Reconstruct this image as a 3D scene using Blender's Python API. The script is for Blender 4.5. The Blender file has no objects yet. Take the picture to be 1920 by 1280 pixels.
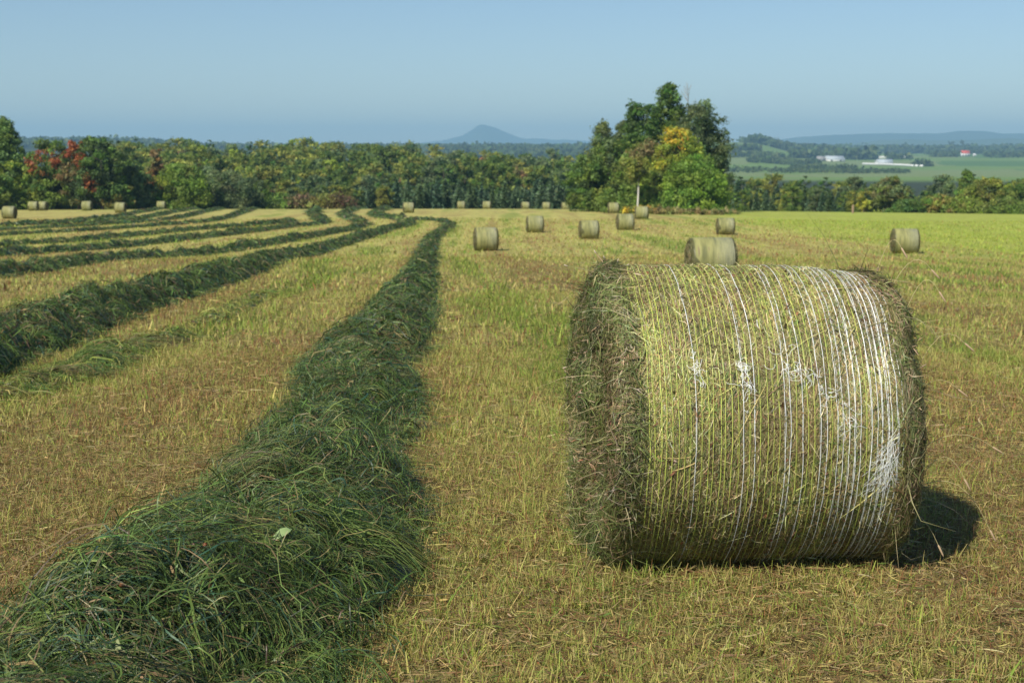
import bpy, math
import numpy as np
from mathutils import Vector

rng = np.random.default_rng(11)
scene = bpy.context.scene
COL = scene.collection
F = 2667.0                       # focal length in photo pixels (50 mm on 36 mm, 1920 wide)
PITCH = math.atan(350 / F)

# ------------------------------------------------------------------ noise
_T = np.random.default_rng(3).random((256, 256))
def vn(x, y, seed=0):
    x = np.asarray(x, float) + seed * 17.31; y = np.asarray(y, float) + seed * 9.77
    xi = np.floor(x).astype(int); yi = np.floor(y).astype(int)
    fx = x - xi; fy = y - yi
    fx = fx * fx * (3 - 2 * fx); fy = fy * fy * (3 - 2 * fy)
    a = _T[xi & 255, yi & 255]; b = _T[(xi + 1) & 255, yi & 255]
    c = _T[xi & 255, (yi + 1) & 255]; d = _T[(xi + 1) & 255, (yi + 1) & 255]
    return (a * (1 - fx) + b * fx) * (1 - fy) + (c * (1 - fx) + d * fx) * fy
def fbm(x, y, seed=0, o=3):
    s = 0; a = 0.5; t = 0
    for i in range(o):
        s = s + a * vn(x * 2 ** i, y * 2 ** i, seed + i * 5); t += a; a *= 0.5
    return s / t
def sm(x, a, b):
    t = np.clip((np.asarray(x, float) - a) / (b - a), 0, 1); return t * t * (3 - 2 * t)

# ------------------------------------------------------------------ terrain (heights relative to the camera eye at z = 0)
def pchip(xs, ys):
    xs = np.array(xs, float); ys = np.array(ys, float)
    h = np.diff(xs); d = np.diff(ys) / h; m = np.zeros(len(xs)); m[0] = d[0]; m[-1] = d[-1]
    for i in range(1, len(xs) - 1):
        if d[i - 1] * d[i] > 0:
            w1 = 2 * h[i] + h[i - 1]; w2 = h[i] + 2 * h[i - 1]
            m[i] = (w1 + w2) / (w1 / d[i - 1] + w2 / d[i])
    def f(x):
        x = np.clip(x, xs[0], xs[-1]); k = np.clip(np.searchsorted(xs, x) - 1, 0, len(xs) - 2)
        t = (x - xs[k]) / h[k]
        return ((2*t**3-3*t**2+1)*ys[k] + (t**3-2*t**2+t)*h[k]*m[k] + (-2*t**3+3*t**2)*ys[k+1] + (t**3-t**2)*h[k]*m[k+1])
    return f
fieldz = pchip([0, 6, 10, 20, 41, 60, 80, 115, 165, 200, 245, 270, 300, 340],
               [-1.64, -1.755, -1.92, -2.42, -3.6, -4.55, -5.38, -6.2, -6.95, -7.75, -9.3, -11.3, -14.5, -19])
FD = np.array([250, 300, 400, 500, 560, 800, 1500, 2000, 2400, 2800, 3200, 3600, 4200, 5000, 8000, 15500], float)
FP = np.array([-500, 100, 240, 400, 550, 700, 900, 1080, 1340, 1400, 1500, 1600, 1920, 2500], float)
_c = [-9.6, -14, -11.5, -7.5, -7, -24, -24, -20, -14, -6, 4, 13, 4, 0, -20, -24]
_l = [-9.6, -14, -11, -7, -6.5, -24, -24, -18, -6, 4, 16, 26, 18, 0, -20, -24]
_r = [-9.6, -13, -16, -19, -20, -24, -22, -20, -16, -10.5, -5, 0, 3, 8, 0, -20]
def mix(a, b, t): return [x * (1 - t) + y * t for x, y in zip(a, b)]
_h = [-9.6, -13, -16, -19, -20, -24, -21, -17, -8, 8, 25, 29, 15, 5, 0, -20]
_cc = list(_c); _cc[2:5] = [-14.5, -12.5, -12.5]
FZ = np.array([_l, _l, _l, mix(_l, _c, .9), _c, _c, mix(_c, _cc, .45), _cc, _h, _h, mix(_h, _r, .75), _r, _r, _r]).T
def farz(px, d):
    d = np.clip(d, FD[0], FD[-1]); px = np.clip(px, FP[0], FP[-1])
    i = np.clip(np.searchsorted(FD, d) - 1, 0, len(FD) - 2); j = np.clip(np.searchsorted(FP, px) - 1, 0, len(FP) - 2)
    s = (d - FD[i]) / (FD[i + 1] - FD[i]); t = (px - FP[j]) / (FP[j + 1] - FP[j]); s = s*s*(3-2*s); t = t*t*(3-2*t)
    return (FZ[i, j]*(1-t)+FZ[i, j+1]*t)*(1-s) + (FZ[i+1, j]*(1-t)+FZ[i+1, j+1]*t)*s
def gz(x, y):
    x = np.asarray(x, float); y = np.asarray(y, float)
    d = np.maximum(np.hypot(x * 0.6, y), 0.0); dd = np.hypot(x, y)
    z = fieldz(d) - 0.008 * np.clip(x, 0, 80) * sm(d, 110, 200)
    px = 960 + F * x / np.maximum(y, 1e-3); px = np.where(y > 0, px, np.where(x > 0, 2500, -500))
    w = sm(dd, 250, 300)
    z = z * (1 - w) + farz(px, dd) * w
    near = 1 - sm(dd, 120, 240)
    z = z + near * (0.05 * (fbm(x / 2.2, y / 2.2, 1) - .5) + 0.28 * (vn(x / 17, y / 17, 2) - .5) * sm(dd, 14, 40))
    z = z + sm(dd, 700, 1500) * 5 * (fbm(x / 260, y / 260, 4) - .5)
    return z
_ts = np.geomspace(2.5, 6000, 3000)
def at(px, py):
    """point of the terrain seen in direction (px, py)"""
    u = (640 - py) / F; dx = (px - 960) / F
    dy = math.cos(PITCH) + u * math.sin(PITCH); dz = -math.sin(PITCH) + u * math.cos(PITCH)
    X = _ts * dx; Y = _ts * dy; Z = _ts * dz
    h = Z - gz(X, Y); k = int(np.argmax(h < 0))
    if h[k] >= 0 or k == 0: k = int(np.argmin(np.abs(h[:2300])))
    else:
        a = h[k - 1] / (h[k - 1] - h[k]); t = _ts[k - 1] * (1 - a) + _ts[k] * a
        return np.array([t * dx, t * dy, t * dz])
    return np.array([X[k], Y[k], float(gz(X[k], Y[k]))])
def atd(px, d):
    x = (px - 960) / F * d
    return np.array([x, d, float(gz(x, d))])

# ------------------------------------------------------------------ mesh helpers
def mkmesh(name, V, Q, mats, col=None, midx=None, smooth=False):
    V = np.ascontiguousarray(V, dtype=np.float32).reshape(-1, 3); Q = np.ascontiguousarray(Q, dtype=np.int32)
    n = Q.shape[1]
    me = bpy.data.meshes.new(name)
    me.vertices.add(len(V)); me.vertices.foreach_set('co', V.ravel())
    me.loops.add(Q.size); me.loops.foreach_set('vertex_index', Q.ravel())
    me.polygons.add(len(Q)); me.polygons.foreach_set('loop_start', np.arange(0, Q.size, n, dtype=np.int32))
    if midx is not None: me.polygons.foreach_set('material_index', np.ascontiguousarray(midx, dtype=np.int32))
    if smooth: me.polygons.foreach_set('use_smooth', np.ones(len(Q), dtype=bool))
    for m in mats: me.materials.append(m)
    if col is not None:
        a = me.color_attributes.new('col', 'FLOAT_COLOR', 'POINT')
        c = np.ones((len(V), 4), dtype=np.float32); c[:, :3] = col; a.data.foreach_set('color', c.ravel())
    me.update(calc_edges=True)
    return me
def link(name, me, parent=None, loc=(0, 0, 0), rz=0.0):
    o = bpy.data.objects.new(name, me); COL.objects.link(o)
    o.location = loc; o.rotation_euler = (0, 0, rz)
    if parent is not None: o.parent = parent
    return o
def tag(o, label=None, cat=None, group=None, kind=None):
    if label: o['label'] = label
    if cat: o['category'] = cat
    if group: o['group'] = group
    if kind: o['kind'] = kind
    return o
class Acc:
    """collects quad geometry with colours and material slots"""
    def __init__(s): s.V = []; s.Q = []; s.C = []; s.M = []; s.n = 0
    def add(s, V, Q, C, m=0):
        V = np.asarray(V, float).reshape(-1, 3); Q = np.asarray(Q, int)
        C = np.broadcast_to(np.asarray(C, float), (len(V), 3))
        s.V.append(V); s.Q.append(Q + s.n); s.C.append(C); s.M.append(np.full(len(Q), m)); s.n += len(V)
    def mesh(s, name, mats, smooth=False):
        return mkmesh(name, np.concatenate(s.V), np.concatenate(s.Q), mats, np.concatenate(s.C), np.concatenate(s.M), smooth)
def ribbons(P, S, W, C):
    """P (n,k,3) centre lines, S (n,k,3) or (n,1,3) side vectors, W (n,k) half widths, C (n,3) colours"""
    n, k, _ = P.shape
    A = P - S * W[..., None]; B = P + S * W[..., None]
    V = np.stack([A, B], 2).reshape(-1, 3)
    b = (np.arange(n)[:, None] * (2 * k) + np.arange(k - 1)[None, :] * 2)
    Q = np.stack([b, b + 1, b + 3, b + 2], -1).reshape(-1, 4)
    return V, Q, np.repeat(C, 2 * k, axis=0)
def pal(cols, w, n, jit=.18, r=rng):
    cols = np.array(cols); w = np.array(w, float); i = r.choice(len(cols), n, p=w / w.sum())
    return np.clip(cols[i] * (1 + jit * r.standard_normal((n, 1))) * (1 + .06 * r.standard_normal((n, 3))), .004, .9)
def unit(v): return v / np.maximum(np.linalg.norm(v, axis=-1, keepdims=True), 1e-9)
def tube(acc, P, R, sides, C, m=0):
    P = np.asarray(P, float); R = np.broadcast_to(np.asarray(R, float), (len(P),))
    T = unit(np.gradient(P, axis=0)); up = np.array([0, 0, 1.]) if abs(T[0, 2]) < .9 else np.array([1., 0, 0])
    A = unit(np.cross(T, up)); B = np.cross(T, A)
    an = np.arange(sides) / sides * 2 * np.pi
    V = P[:, None] + (A[:, None] * np.cos(an)[None, :, None] + B[:, None] * np.sin(an)[None, :, None]) * R[:, None, None]
    k = len(P); i = np.arange(k - 1)[:, None] * sides; j = np.arange(sides)[None]; j2 = (j + 1) % sides
    Q = np.stack([i + j, i + j2, i + sides + j2, i + sides + j], -1).reshape(-1, 4)
    acc.add(V.reshape(-1, 3), Q, C, m)

# ------------------------------------------------------------------ materials
def newmat(name):
    m = bpy.data.materials.new(name); m.use_nodes = True
    return m, m.node_tree.nodes, m.node_tree.links
def blade_mat(name, rough=.5, spec=.35, trans=.25, mul=1.0):
    m, N, L = newmat(name); b = N['Principled BSDF']; out = N['Material Output']
    at_ = N.new('ShaderNodeAttribute'); at_.attribute_name = 'col'
    hs = N.new('ShaderNodeHueSaturation'); hs.inputs['Value'].default_value = mul
    L.new(at_.outputs['Color'], hs.inputs['Color'])
    L.new(hs.outputs[0], b.inputs['Base Color'])
    b.inputs['Roughness'].default_value = rough; b.inputs['Specular IOR Level'].default_value = spec
    if trans > 0:
        t = N.new('ShaderNodeBsdfTranslucent'); mx = N.new('ShaderNodeMixShader'); mx.inputs[0].default_value = trans
        L.new(hs.outputs[0], t.inputs['Color']); L.new(b.outputs[0], mx.inputs[1]); L.new(t.outputs[0], mx.inputs[2])
        L.new(mx.outputs[0], out.inputs['Surface'])
    return m
M_stub = blade_mat('stubble', .6, .25, .3)
M_row = blade_mat('cut_grass', .45, .4, .25, 1.22)
M_hay = blade_mat('bale_hay', .45, .45, .2, 1.12)
M_leaf = blade_mat('leaves', .55, .3, .32, 1.68)
M_needle = blade_mat('needles', .6, .25, .15, 1.7)
M_bark = blade_mat('bark', .9, .1, 0)
M_far = blade_mat('far_foliage', .8, .1, .1, 1.15)
def noisy(name, c1, c2, scale, rough=.85, bump=0.0, detail=6, obj=True):
    m, N, L = newmat(name); b = N['Principled BSDF']
    tc = N.new('ShaderNodeTexCoord'); no = N.new('ShaderNodeTexNoise'); no.inputs['Scale'].default_value = scale; no.inputs['Detail'].default_value = detail
    L.new(tc.outputs['Object'], no.inputs['Vector'])
    cr = N.new('ShaderNodeValToRGB'); cr.color_ramp.elements[0].position = .3; cr.color_ramp.elements[1].position = .7
    cr.color_ramp.elements[0].color = (*c1, 1); cr.color_ramp.elements[1].color = (*c2, 1)
    L.new(no.outputs['Fac'], cr.inputs[0]); L.new(cr.outputs[0], b.inputs['Base Color'])
    b.inputs['Roughness'].default_value = rough; b.inputs['Specular IOR Level'].default_value = .2
    if bump:
        bp = N.new('ShaderNodeBump'); bp.inputs['Strength'].default_value = bump; bp.inputs['Distance'].default_value = .05
        L.new(no.outputs['Fac'], bp.inputs['Height']); L.new(bp.outputs[0], b.inputs['Normal'])
    return m

# ground: vertex albedo (what grows where) broken up by fine noise and bump
def ground_mat():
    m, N, L = newmat('field_ground'); b = N['Principled BSDF']
    tc = N.new('ShaderNodeTexCoord'); a = N.new('ShaderNodeAttribute'); a.attribute_name = 'col'
    mp = N.new('ShaderNodeMapping'); mp.inputs['Scale'].default_value = (1, .45, 1)
    L.new(tc.outputs['Object'], mp.inputs['Vector'])
    def no(s, d=5):
        n = N.new('ShaderNodeTexNoise'); n.inputs['Scale'].default_value = s; n.inputs['Detail'].default_value = d
        n.inputs['Roughness'].default_value = .65; L.new(mp.outputs[0], n.inputs['Vector']); return n
    n1 = no(9.0); n2 = no(1.3); n3 = no(.35)
    def math_(op, x, y):
        k = N.new('ShaderNodeMath'); k.operation = op
        for i, v in enumerate((x, y)):
            if isinstance(v, (int, float)): k.inputs[i].default_value = v
            else: L.new(v, k.inputs[i])
        return k.outputs[0]
    s = math_('ADD', math_('MULTIPLY', n1.outputs['Fac'], 1.1), math_('MULTIPLY', n2.outputs['Fac'], .9))
    s = math_('ADD', s, math_('MULTIPLY', n3.outputs['Fac'], .5))
    s = math_('SUBTRACT', s, .28)                       # around 1
    mul = N.new('ShaderNodeMix'); mul.data_type = 'RGBA'; mul.blend_type = 'MULTIPLY'; mul.inputs[0].default_value = 1
    cc = N.new('ShaderNodeCombineColor')
    for i in range(3): L.new(s, cc.inputs[i])
    L.new(a.outputs['Color'], mul.inputs[6]); L.new(cc.outputs[0], mul.inputs[7])
    L.new(mul.outputs[2], b.inputs['Base Color'])
    bp = N.new('ShaderNodeBump'); bp.inputs['Strength'].default_value = .8; bp.inputs['Distance'].default_value = .06
    L.new(n1.outputs['Fac'], bp.inputs['Height']); L.new(bp.outputs[0], b.inputs['Normal'])
    b.inputs['Roughness'].default_value = .9; b.inputs['Specular IOR Level'].default_value = .1
    return m

# ------------------------------------------------------------------ field colours (albedo of the stubble)
STRAW = np.array([.46, .385, .14]); BROWN = np.array([.22, .135, .06]); YG = np.array([.37, .392, .09]); GREEN = np.array([.15, .22, .035])
LIME = np.array([.31, .37, .065])
bend = pchip([0, 20, 32, 66, 92, 120, 200, 300], [0, 0, .8, 3.0, 4.3, 4.6, 5, 5])
def field_mix(x, y):
    """weights of brown, straw, yellow green, green at a place"""
    u = x + bend(np.clip(y, 0, 300))
    d = np.hypot(x, y)
    strip = vn(u / 1.15, y / 14, 21); swath = .5 + .5 * np.sin(u / 4.6 * 2 * np.pi + .9)
    blot = fbm(x / 1.6, y / 2.6, 31); big = fbm(x / 9, y / 22, 41)
    limy = sm(x + 5 * (fbm(x / 8, y / 16, 51) - .5), 19, 27) * sm(y, 50, 85)
    track = np.exp(-((np.mod(u + .3, 4.6) - 1.3) / .22) ** 2) + np.exp(-((np.mod(u + .3, 4.6) - 3.1) / .22) ** 2)
    g = .36 * blot + .40 * strip + .24 * swath + .5 * (big - .5) - .20 * track * sm(fbm(u / 3, y / 14, 58), .38, .55)
    brown = .62 * sm(1 - g, .5, .76); green = sm(g, .56, .74)
    return brown, green, limy, g
def field_color(x, y):
    br, gr, li, g = field_mix(x, y)
    d = np.hypot(x, y)
    c = STRAW[None] * .48 + YG[None] * .52
    c = np.repeat(c, len(x), 0)
    c = c * [.97, .96, 1.05] * (1 - .75 * br[:, None]) + BROWN * .75 * br[:, None]
    c = c * (1 - .6 * gr[:, None]) + GREEN * .6 * gr[:, None]
    li = li[:, None] * (.75 + .25 * sm(g, .35, .6))[:, None]
    c = c * (1 - li) + LIME * li
    return c

# ------------------------------------------------------------------ the ground, one sheet out to the horizon
def build_ground():
    r = np.concatenate([[.3, 1.2, 2.2], np.geomspace(3, 262, 330), np.geomspace(270, 15500, 150)])
    azf = np.linspace(-26, 26, 560); az = np.concatenate([np.linspace(-180, -27, 34), azf, np.linspace(27, 180, 34)[:-1]])
    A, R = np.meshgrid(np.radians(az), r)
    X = R * np.sin(A); Y = R * np.cos(A); Z = gz(X.ravel(), Y.ravel()).reshape(X.shape)
    x, y, d = X.ravel(), Y.ravel(), R.ravel()
    c = field_color(x, y)
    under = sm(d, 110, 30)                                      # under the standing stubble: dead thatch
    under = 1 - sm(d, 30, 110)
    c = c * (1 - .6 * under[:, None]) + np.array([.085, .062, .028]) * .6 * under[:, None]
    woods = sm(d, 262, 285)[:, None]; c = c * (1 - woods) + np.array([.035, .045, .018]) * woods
    px = np.where(y > 0, 960 + F * x / np.maximum(y, 1e-3), 3000)
    f = fbm(x / 420, y / 300, 61); g2 = vn(x / 300, y / 700, 62)
    fc = np.where((f > .52)[:, None], np.array([.14, .22, .055]), np.where((g2 > .5)[:, None], np.array([.085, .16, .045]), np.array([.17, .22, .08])))
    isf = (sm(d, 1150, 1300) * sm(px, 1250, 1330))[:, None]
    c = c * (1 - isf) + fc * isf
    n, k = X.shape
    V = np.stack([x, y, Z.ravel()], -1)
    i = np.arange(n - 1)[:, None] * k; j = np.arange(k)[None]; j2 = (j + 1) % k
    Q = np.stack([i + j, i + j2, i + k + j2, i + k + j], -1).reshape(-1, 4)[:, ::-1]
    V = np.concatenate([V, [[0, 0, float(gz(0, 0))]]]); c = np.concatenate([c, c[:1]])
    cen = len(V) - 1; jj = np.arange(0, k, 2)
    fan = np.stack([np.full(len(jj), cen), (jj + 2) % k, (jj + 1) % k, jj], -1)
    if k % 2: fan[-1] = [cen, 0, 0, jj[-1]]; fan = fan[:-1]
    Q = np.concatenate([Q, fan])
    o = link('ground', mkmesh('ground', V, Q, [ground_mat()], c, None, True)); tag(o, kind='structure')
build_ground()

# ------------------------------------------------------------------ windrows
def smooth_line(pts, step=.1):
    P = np.array(pts, float)[:, :2]
    for _ in range(3):
        q = np.empty((2 * len(P), 2)); q[0] = P[0]; q[-1] = P[-1]
        q[1:-1:2] = P[:-1] * .75 + P[1:] * .25; q[2::2] = P[:-1] * .25 + P[1:] * .75; P = q
    s = np.concatenate([[0], np.cumsum(np.hypot(*np.diff(P, axis=0).T))])
    t = np.arange(0, s[-1], step)
    return t, np.stack([np.interp(t, s, P[:, 0]), np.interp(t, s, P[:, 1])], -1)
class Row:
    def __init__(s, pts, w, h, seed, lump=1.0):
        s.t, s.P = smooth_line(pts); s.wf = (w if callable(w) else (lambda a_: np.full(np.shape(a_), float(w)))); s.w = w = float(np.max(s.wf(s.t))); s.h = h; s.seed = seed; s.L = s.t[-1]; s.lump = lump
        T = unit(np.gradient(s.P, axis=0)); s.Nn = np.stack([T[:, 1], -T[:, 0]], -1)      # right-hand side
    def pos(s, a, u):
        """world position of (along, across)"""
        a = np.clip(a, 0, s.L)
        c = np.stack([np.interp(a, s.t, s.P[:, k]) for k in (0, 1)], -1); n = np.stack([np.interp(a, s.t, s.Nn[:, k]) for k in (0, 1)], -1)
        wob = .16 * s.w * (vn(a / 1.7, 0 * a, s.seed + 3) - .5) * 2
        p = c + n * (u + wob)[..., None]
        side = np.sign(u) * 7
        W = s.wf(a) * (.80 + 1.15 * s.lump * (vn(a / .75, side, s.seed) - .38))
        W = np.maximum(W, .22)
        H = s.h * (.66 + 1.7 * s.lump * (fbm(a / .85, 0 * a, s.seed + 9, 2) - .33)) * (.5 + .5 * s.wf(a) / s.w)
        q = np.clip(1 - (u / W) ** 2, 0, 1)
        z = H * q ** .75 + q * .52 * s.lump * (fbm(a / .38, u / .30, s.seed + 15) - .44) * np.sqrt(s.h / .3)
        endf = sm(a, 0, .5) * sm(s.L - a, 0, .5)
        return np.concatenate([p, (gz(p[..., 0], p[..., 1]) + np.maximum(z * endf, 0))[..., None]], -1), W
    def surf(s, a, u):
        e = .04
        p, W = s.pos(a, u); pa, _ = s.pos(a + e, u); pu, _ = s.pos(a, u + e)
        n = unit(np.cross(pu - p, pa - p)); n = n * np.sign(n[..., 2:3] + 1e-6)
        return p, n
RC = [[.062, .105, .026], [.08, .135, .032], [.032, .058, .026], [.125, .17, .042], [.15, .115, .055], [.04, .09, .055], [.24, .20, .09], [.08, .055, .035]]
RW = [.24, .22, .20, .11, .08, .07, .04, .04]
def build_row(pts, w, h, seed, label, lump=1.0, dens=1.0, cols=RC, cw=RW, group='mown windrows curving over the field', w2=1.0, name='windrow'):
    R = Row(pts, w, h, seed, lump); acc = Acc(); w = R.w
    dcen = np.hypot(R.P[:, 0], R.P[:, 1])
    step = .12 if dcen.min() < 30 else .3
    a = np.arange(0, R.L, step); u = np.linspace(-1.25 * w, 1.25 * w, 21)
    A, U = np.meshgrid(a, u, indexing='ij'); P, W = R.pos(A, U)
    P[..., 2] -= .02 + .03 * (np.abs(U) / W > .9)
    k = len(u); i = np.arange(len(a) - 1)[:, None] * k; j = np.arange(k - 1)[None]
    Q = np.stack([i + j, i + j + 1, i + k + j + 1, i + k + j], -1).reshape(-1, 4)
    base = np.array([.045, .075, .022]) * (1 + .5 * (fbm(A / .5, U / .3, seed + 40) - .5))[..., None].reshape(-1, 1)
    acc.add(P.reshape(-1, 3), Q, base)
    # blades, denser and finer near the camera
    edges = np.arange(0, R.L, .5)
    for e in edges:
        d = float(np.interp(e + .25, R.t, dcen))
        if R.P[int(min(len(R.P) - 1, e / .1)), 1] < 2.2: continue
        if d < 8: n, bw, bl, kk = 4600, .0017, .21, 7
        elif d < 14: n, bw, bl, kk = 3000, .0024, .20, 4
        elif d < 26: n, bw, bl, kk = 1100, .0042, .26, 4
        elif d < 60: n, bw, bl, kk = 300, .009, .34, 4
        elif d < 130: n, bw, bl, kk = 80, .022, .55, 3
        else: n, bw, bl, kk = 26, .05, .8, 3
        n = max(4, int(n * dens * w / .6))
        a0 = e + .5 * rng.random(n); u0 = (rng.random(n) * 2 - 1); wl = R.wf(a0); u0 = np.sign(u0) * np.abs(u0) ** .85 * wl * (1.12 + .3 * (rng.random(n) < .12) * rng.random(n) + .25 * (vn(a0 / .5, np.sign(u0) * 9, seed + 33) - .4))
        comb = (fbm(a0 / .30, u0 / .26, seed + 60, 2) - .5) * 6.5          # locally combed direction
        out = np.where(u0 > 0, 1, -1)
        th = np.where(rng.random(n) < .55, np.pi / 2 * out * .8 + comb + rng.normal(0, .42, n), rng.random(n) * 2 * np.pi)
        Lb = bl * rng.lognormal(-.25, .6, n); t = np.linspace(-.5, .5, kk)[None]
        cv = rng.normal(0, .55, n)[:, None] * t
        ang = th[:, None] + cv
        aa = a0[:, None] + np.cumsum(np.cos(ang), 1) * (Lb[:, None] / kk) - np.cos(th)[:, None] * Lb[:, None] * .5
        uu = u0[:, None] + np.cumsum(np.sin(ang), 1) * (Lb[:, None] / kk) - np.sin(th)[:, None] * Lb[:, None] * .5
        Pb, Nb = R.surf(aa, uu)
        lift = rng.gamma(1.5, .014, n)[:, None] * (1 + .9 * np.sin((t + .5) * np.pi)) + (rng.normal(0, .05, n)[:, None] * t).clip(-.012, .1)
        lift = lift + (rng.random(n)[:, None] < .03) * np.abs(t) * .16
        Pb = Pb + Nb * (lift + bw)[..., None]
        T = unit(np.gradient(Pb, axis=1)); S = unit(np.cross(T, Nb)); tw = rng.normal(0, .55, (n, 1, 1)); S = unit(S + Nb * tw)
        Wd = bw * rng.lognormal(0, .4, n)[:, None] * np.interp(np.linspace(0, 1, kk), [0, .25, .7, 1], [.6, 1, .85, .1])[None]
        C = pal(cols, cw, n, .25) * (.75 + .6 * fbm(a0 / .35, u0 / .3, seed + 80))[:, None]
        acc.add(*ribbons(Pb, S, Wd, C))
        if d < 18:
            # combed mats of long parallel stems draped over the sides and out on to the stubble
            for q in range(4 if d < 10 else 3):
                m = int(150 * w / .6) if d < 10 else 60; sgn = rng.choice([-1, 1]); ac = e + .5 * rng.random(); uc = sgn * R.wf(np.array(ac)) * rng.uniform(.2, 1.0); thc = sgn * np.pi / 2 + rng.normal(.35 * sgn, .5)
                a4 = ac + rng.normal(0, .09, m); u4 = uc + rng.normal(0, .10, m); th4 = thc + rng.normal(0, .16, m) + (a4 - ac) * 2.0 * -sgn
                L4 = rng.uniform(.14, .5, m); t4 = np.linspace(-.4, .6, 6)[None]; g4 = th4[:, None] + rng.normal(0, .25, m)[:, None] * t4
                P4, N4 = R.surf(a4[:, None] + np.cos(g4) * t4 * L4[:, None], u4[:, None] + np.sin(g4) * t4 * L4[:, None])
                P4 = P4 + N4 * (.018 + rng.gamma(2, .012, m)[:, None] + .03 * np.sin((t4 + .4) * np.pi))[..., None]
                T4 = unit(np.gradient(P4, axis=1)); S4 = unit(unit(np.cross(T4, N4)) + N4 * rng.normal(0, .5, (m, 1, 1)))
                W4 = (.0014 if d < 10 else .0026) * rng.lognormal(0, .35, m)[:, None] * np.array([.5, .9, 1, .9, .6, .1])[None]
                mc = [[[.11, .165, .04], [.15, .20, .055], [.20, .19, .07]], [[.06, .12, .03], [.09, .16, .035], [.12, .18, .045]], [[.20, .18, .08], [.15, .12, .055], [.12, .15, .045]]][rng.integers(0, 3)]
                acc.add(*ribbons(P4, S4, W4, pal(mc, [1, 1, .7], m, .25)))
        if d < 22:
            # leaf fragments, clover leaves and chopped bits
            m = int((1500 if d < 9 else 600) * w / .6); k3 = 3; a1 = e + .5 * rng.random(m); wl1 = R.wf(a1); u1 = (rng.random(m) * 2 - 1) * wl1 * 1.02
            t3 = np.array([-.5, 0, .5])[None]; th3 = rng.random(m) * 6.28; L3 = rng.uniform(.015, .05, m) * (1 if d < 9 else 1.7)
            P3, N3 = R.surf(a1[:, None] + np.cos(th3)[:, None] * t3 * L3[:, None], u1[:, None] + np.sin(th3)[:, None] * t3 * L3[:, None])
            P3 = P3 + N3 * (rng.gamma(2, .012, m)[:, None] + rng.normal(0, .3, m)[:, None] * t3 * L3[:, None])[..., None]
            S3 = unit(np.cross(unit(P3[:, 2:] - P3[:, :1]), N3[:, 1:2]) + rng.normal(0, .5, (m, 1, 3)))
            W3 = (L3 * rng.uniform(.06, .26, m))[:, None] * np.array([.35, 1, .15])[None]
            acc.add(*ribbons(P3, S3, W3, pal([[.07, .11, .03], [.06, .095, .055], [.13, .17, .05], [.24, .17, .085], [.11, .065, .04], [.30, .27, .14]], [1, .8, .8, .7, .6, .25], m, .3)))
        if d < 13:
            # timothy heads, brown clover heads and a few broad leaves
            m = 26; a1 = e + .5 * rng.random(m); u1 = (rng.random(m) * 2 - 1) * R.wf(a1) * .9; p, nn = R.surf(a1, u1)
            for q in range(m):
                typ = rng.random(); dr = unit(np.array([*rng.normal(0, 1, 2), rng.normal(.1, .3)])); o0 = p[q] + nn[q] * .035
                if typ < .62:
                    Lh = rng.uniform(.03, .07); c = pal([[.30, .22, .12], [.22, .2, .1], [.36, .27, .16]], [1, 1, 1], 1)[0]
                    tube(acc, [o0, o0 + dr * Lh * .15, o0 + dr * Lh * .8, o0 + dr * Lh], [.001, .0038, .0035, .0006], 5, c)
                elif typ < .9:
                    c = pal([[.22, .085, .04], [.12, .05, .05], [.26, .16, .16]], [2, 1, .5], 1)[0]
                    tube(acc, [o0, o0 + dr * .004, o0 + dr * .013, o0 + dr * .018], [.002, .008, .0075, .002], 6, c)
                else:
                    Ll = rng.uniform(.04, .11); tt = np.linspace(0, 1, 5); sd = unit(np.cross(dr, nn[q]))
                    Pl = o0 + dr * (tt * Ll)[:, None] + nn[q] * (.02 * np.sin(tt * 3))[:, None]
                    Wl = Ll * .2 * np.sin(np.clip(tt, .05, .97) * np.pi)
                    acc.add(*ribbons(Pl[None], sd[None, None], Wl[None], pal([[.12, .22, .06], [.2, .28, .1], [.08, .16, .05]], [1, .7, 1], 1)))
    o = link(name, acc.mesh(name, [M_row], False)); tag(o, label, name, group)
    return R
P_ = lambda L: [at(*p)[:2] for p in L]
main_pts = [(-1.40, 2.2), (-1.34, 3.2), (-1.25, 4.2), (-1.15, 5.2), (-1.07, 6.2), (-1.04, 7.4), (-1.13, 9), (-1.22, 10.5)] + P_([(692, 655), (746, 600), (780, 530), (797, 487), (802, 458), (822, 436), (850, 421), (820, 413), (770, 413), (748, 410)])
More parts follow.
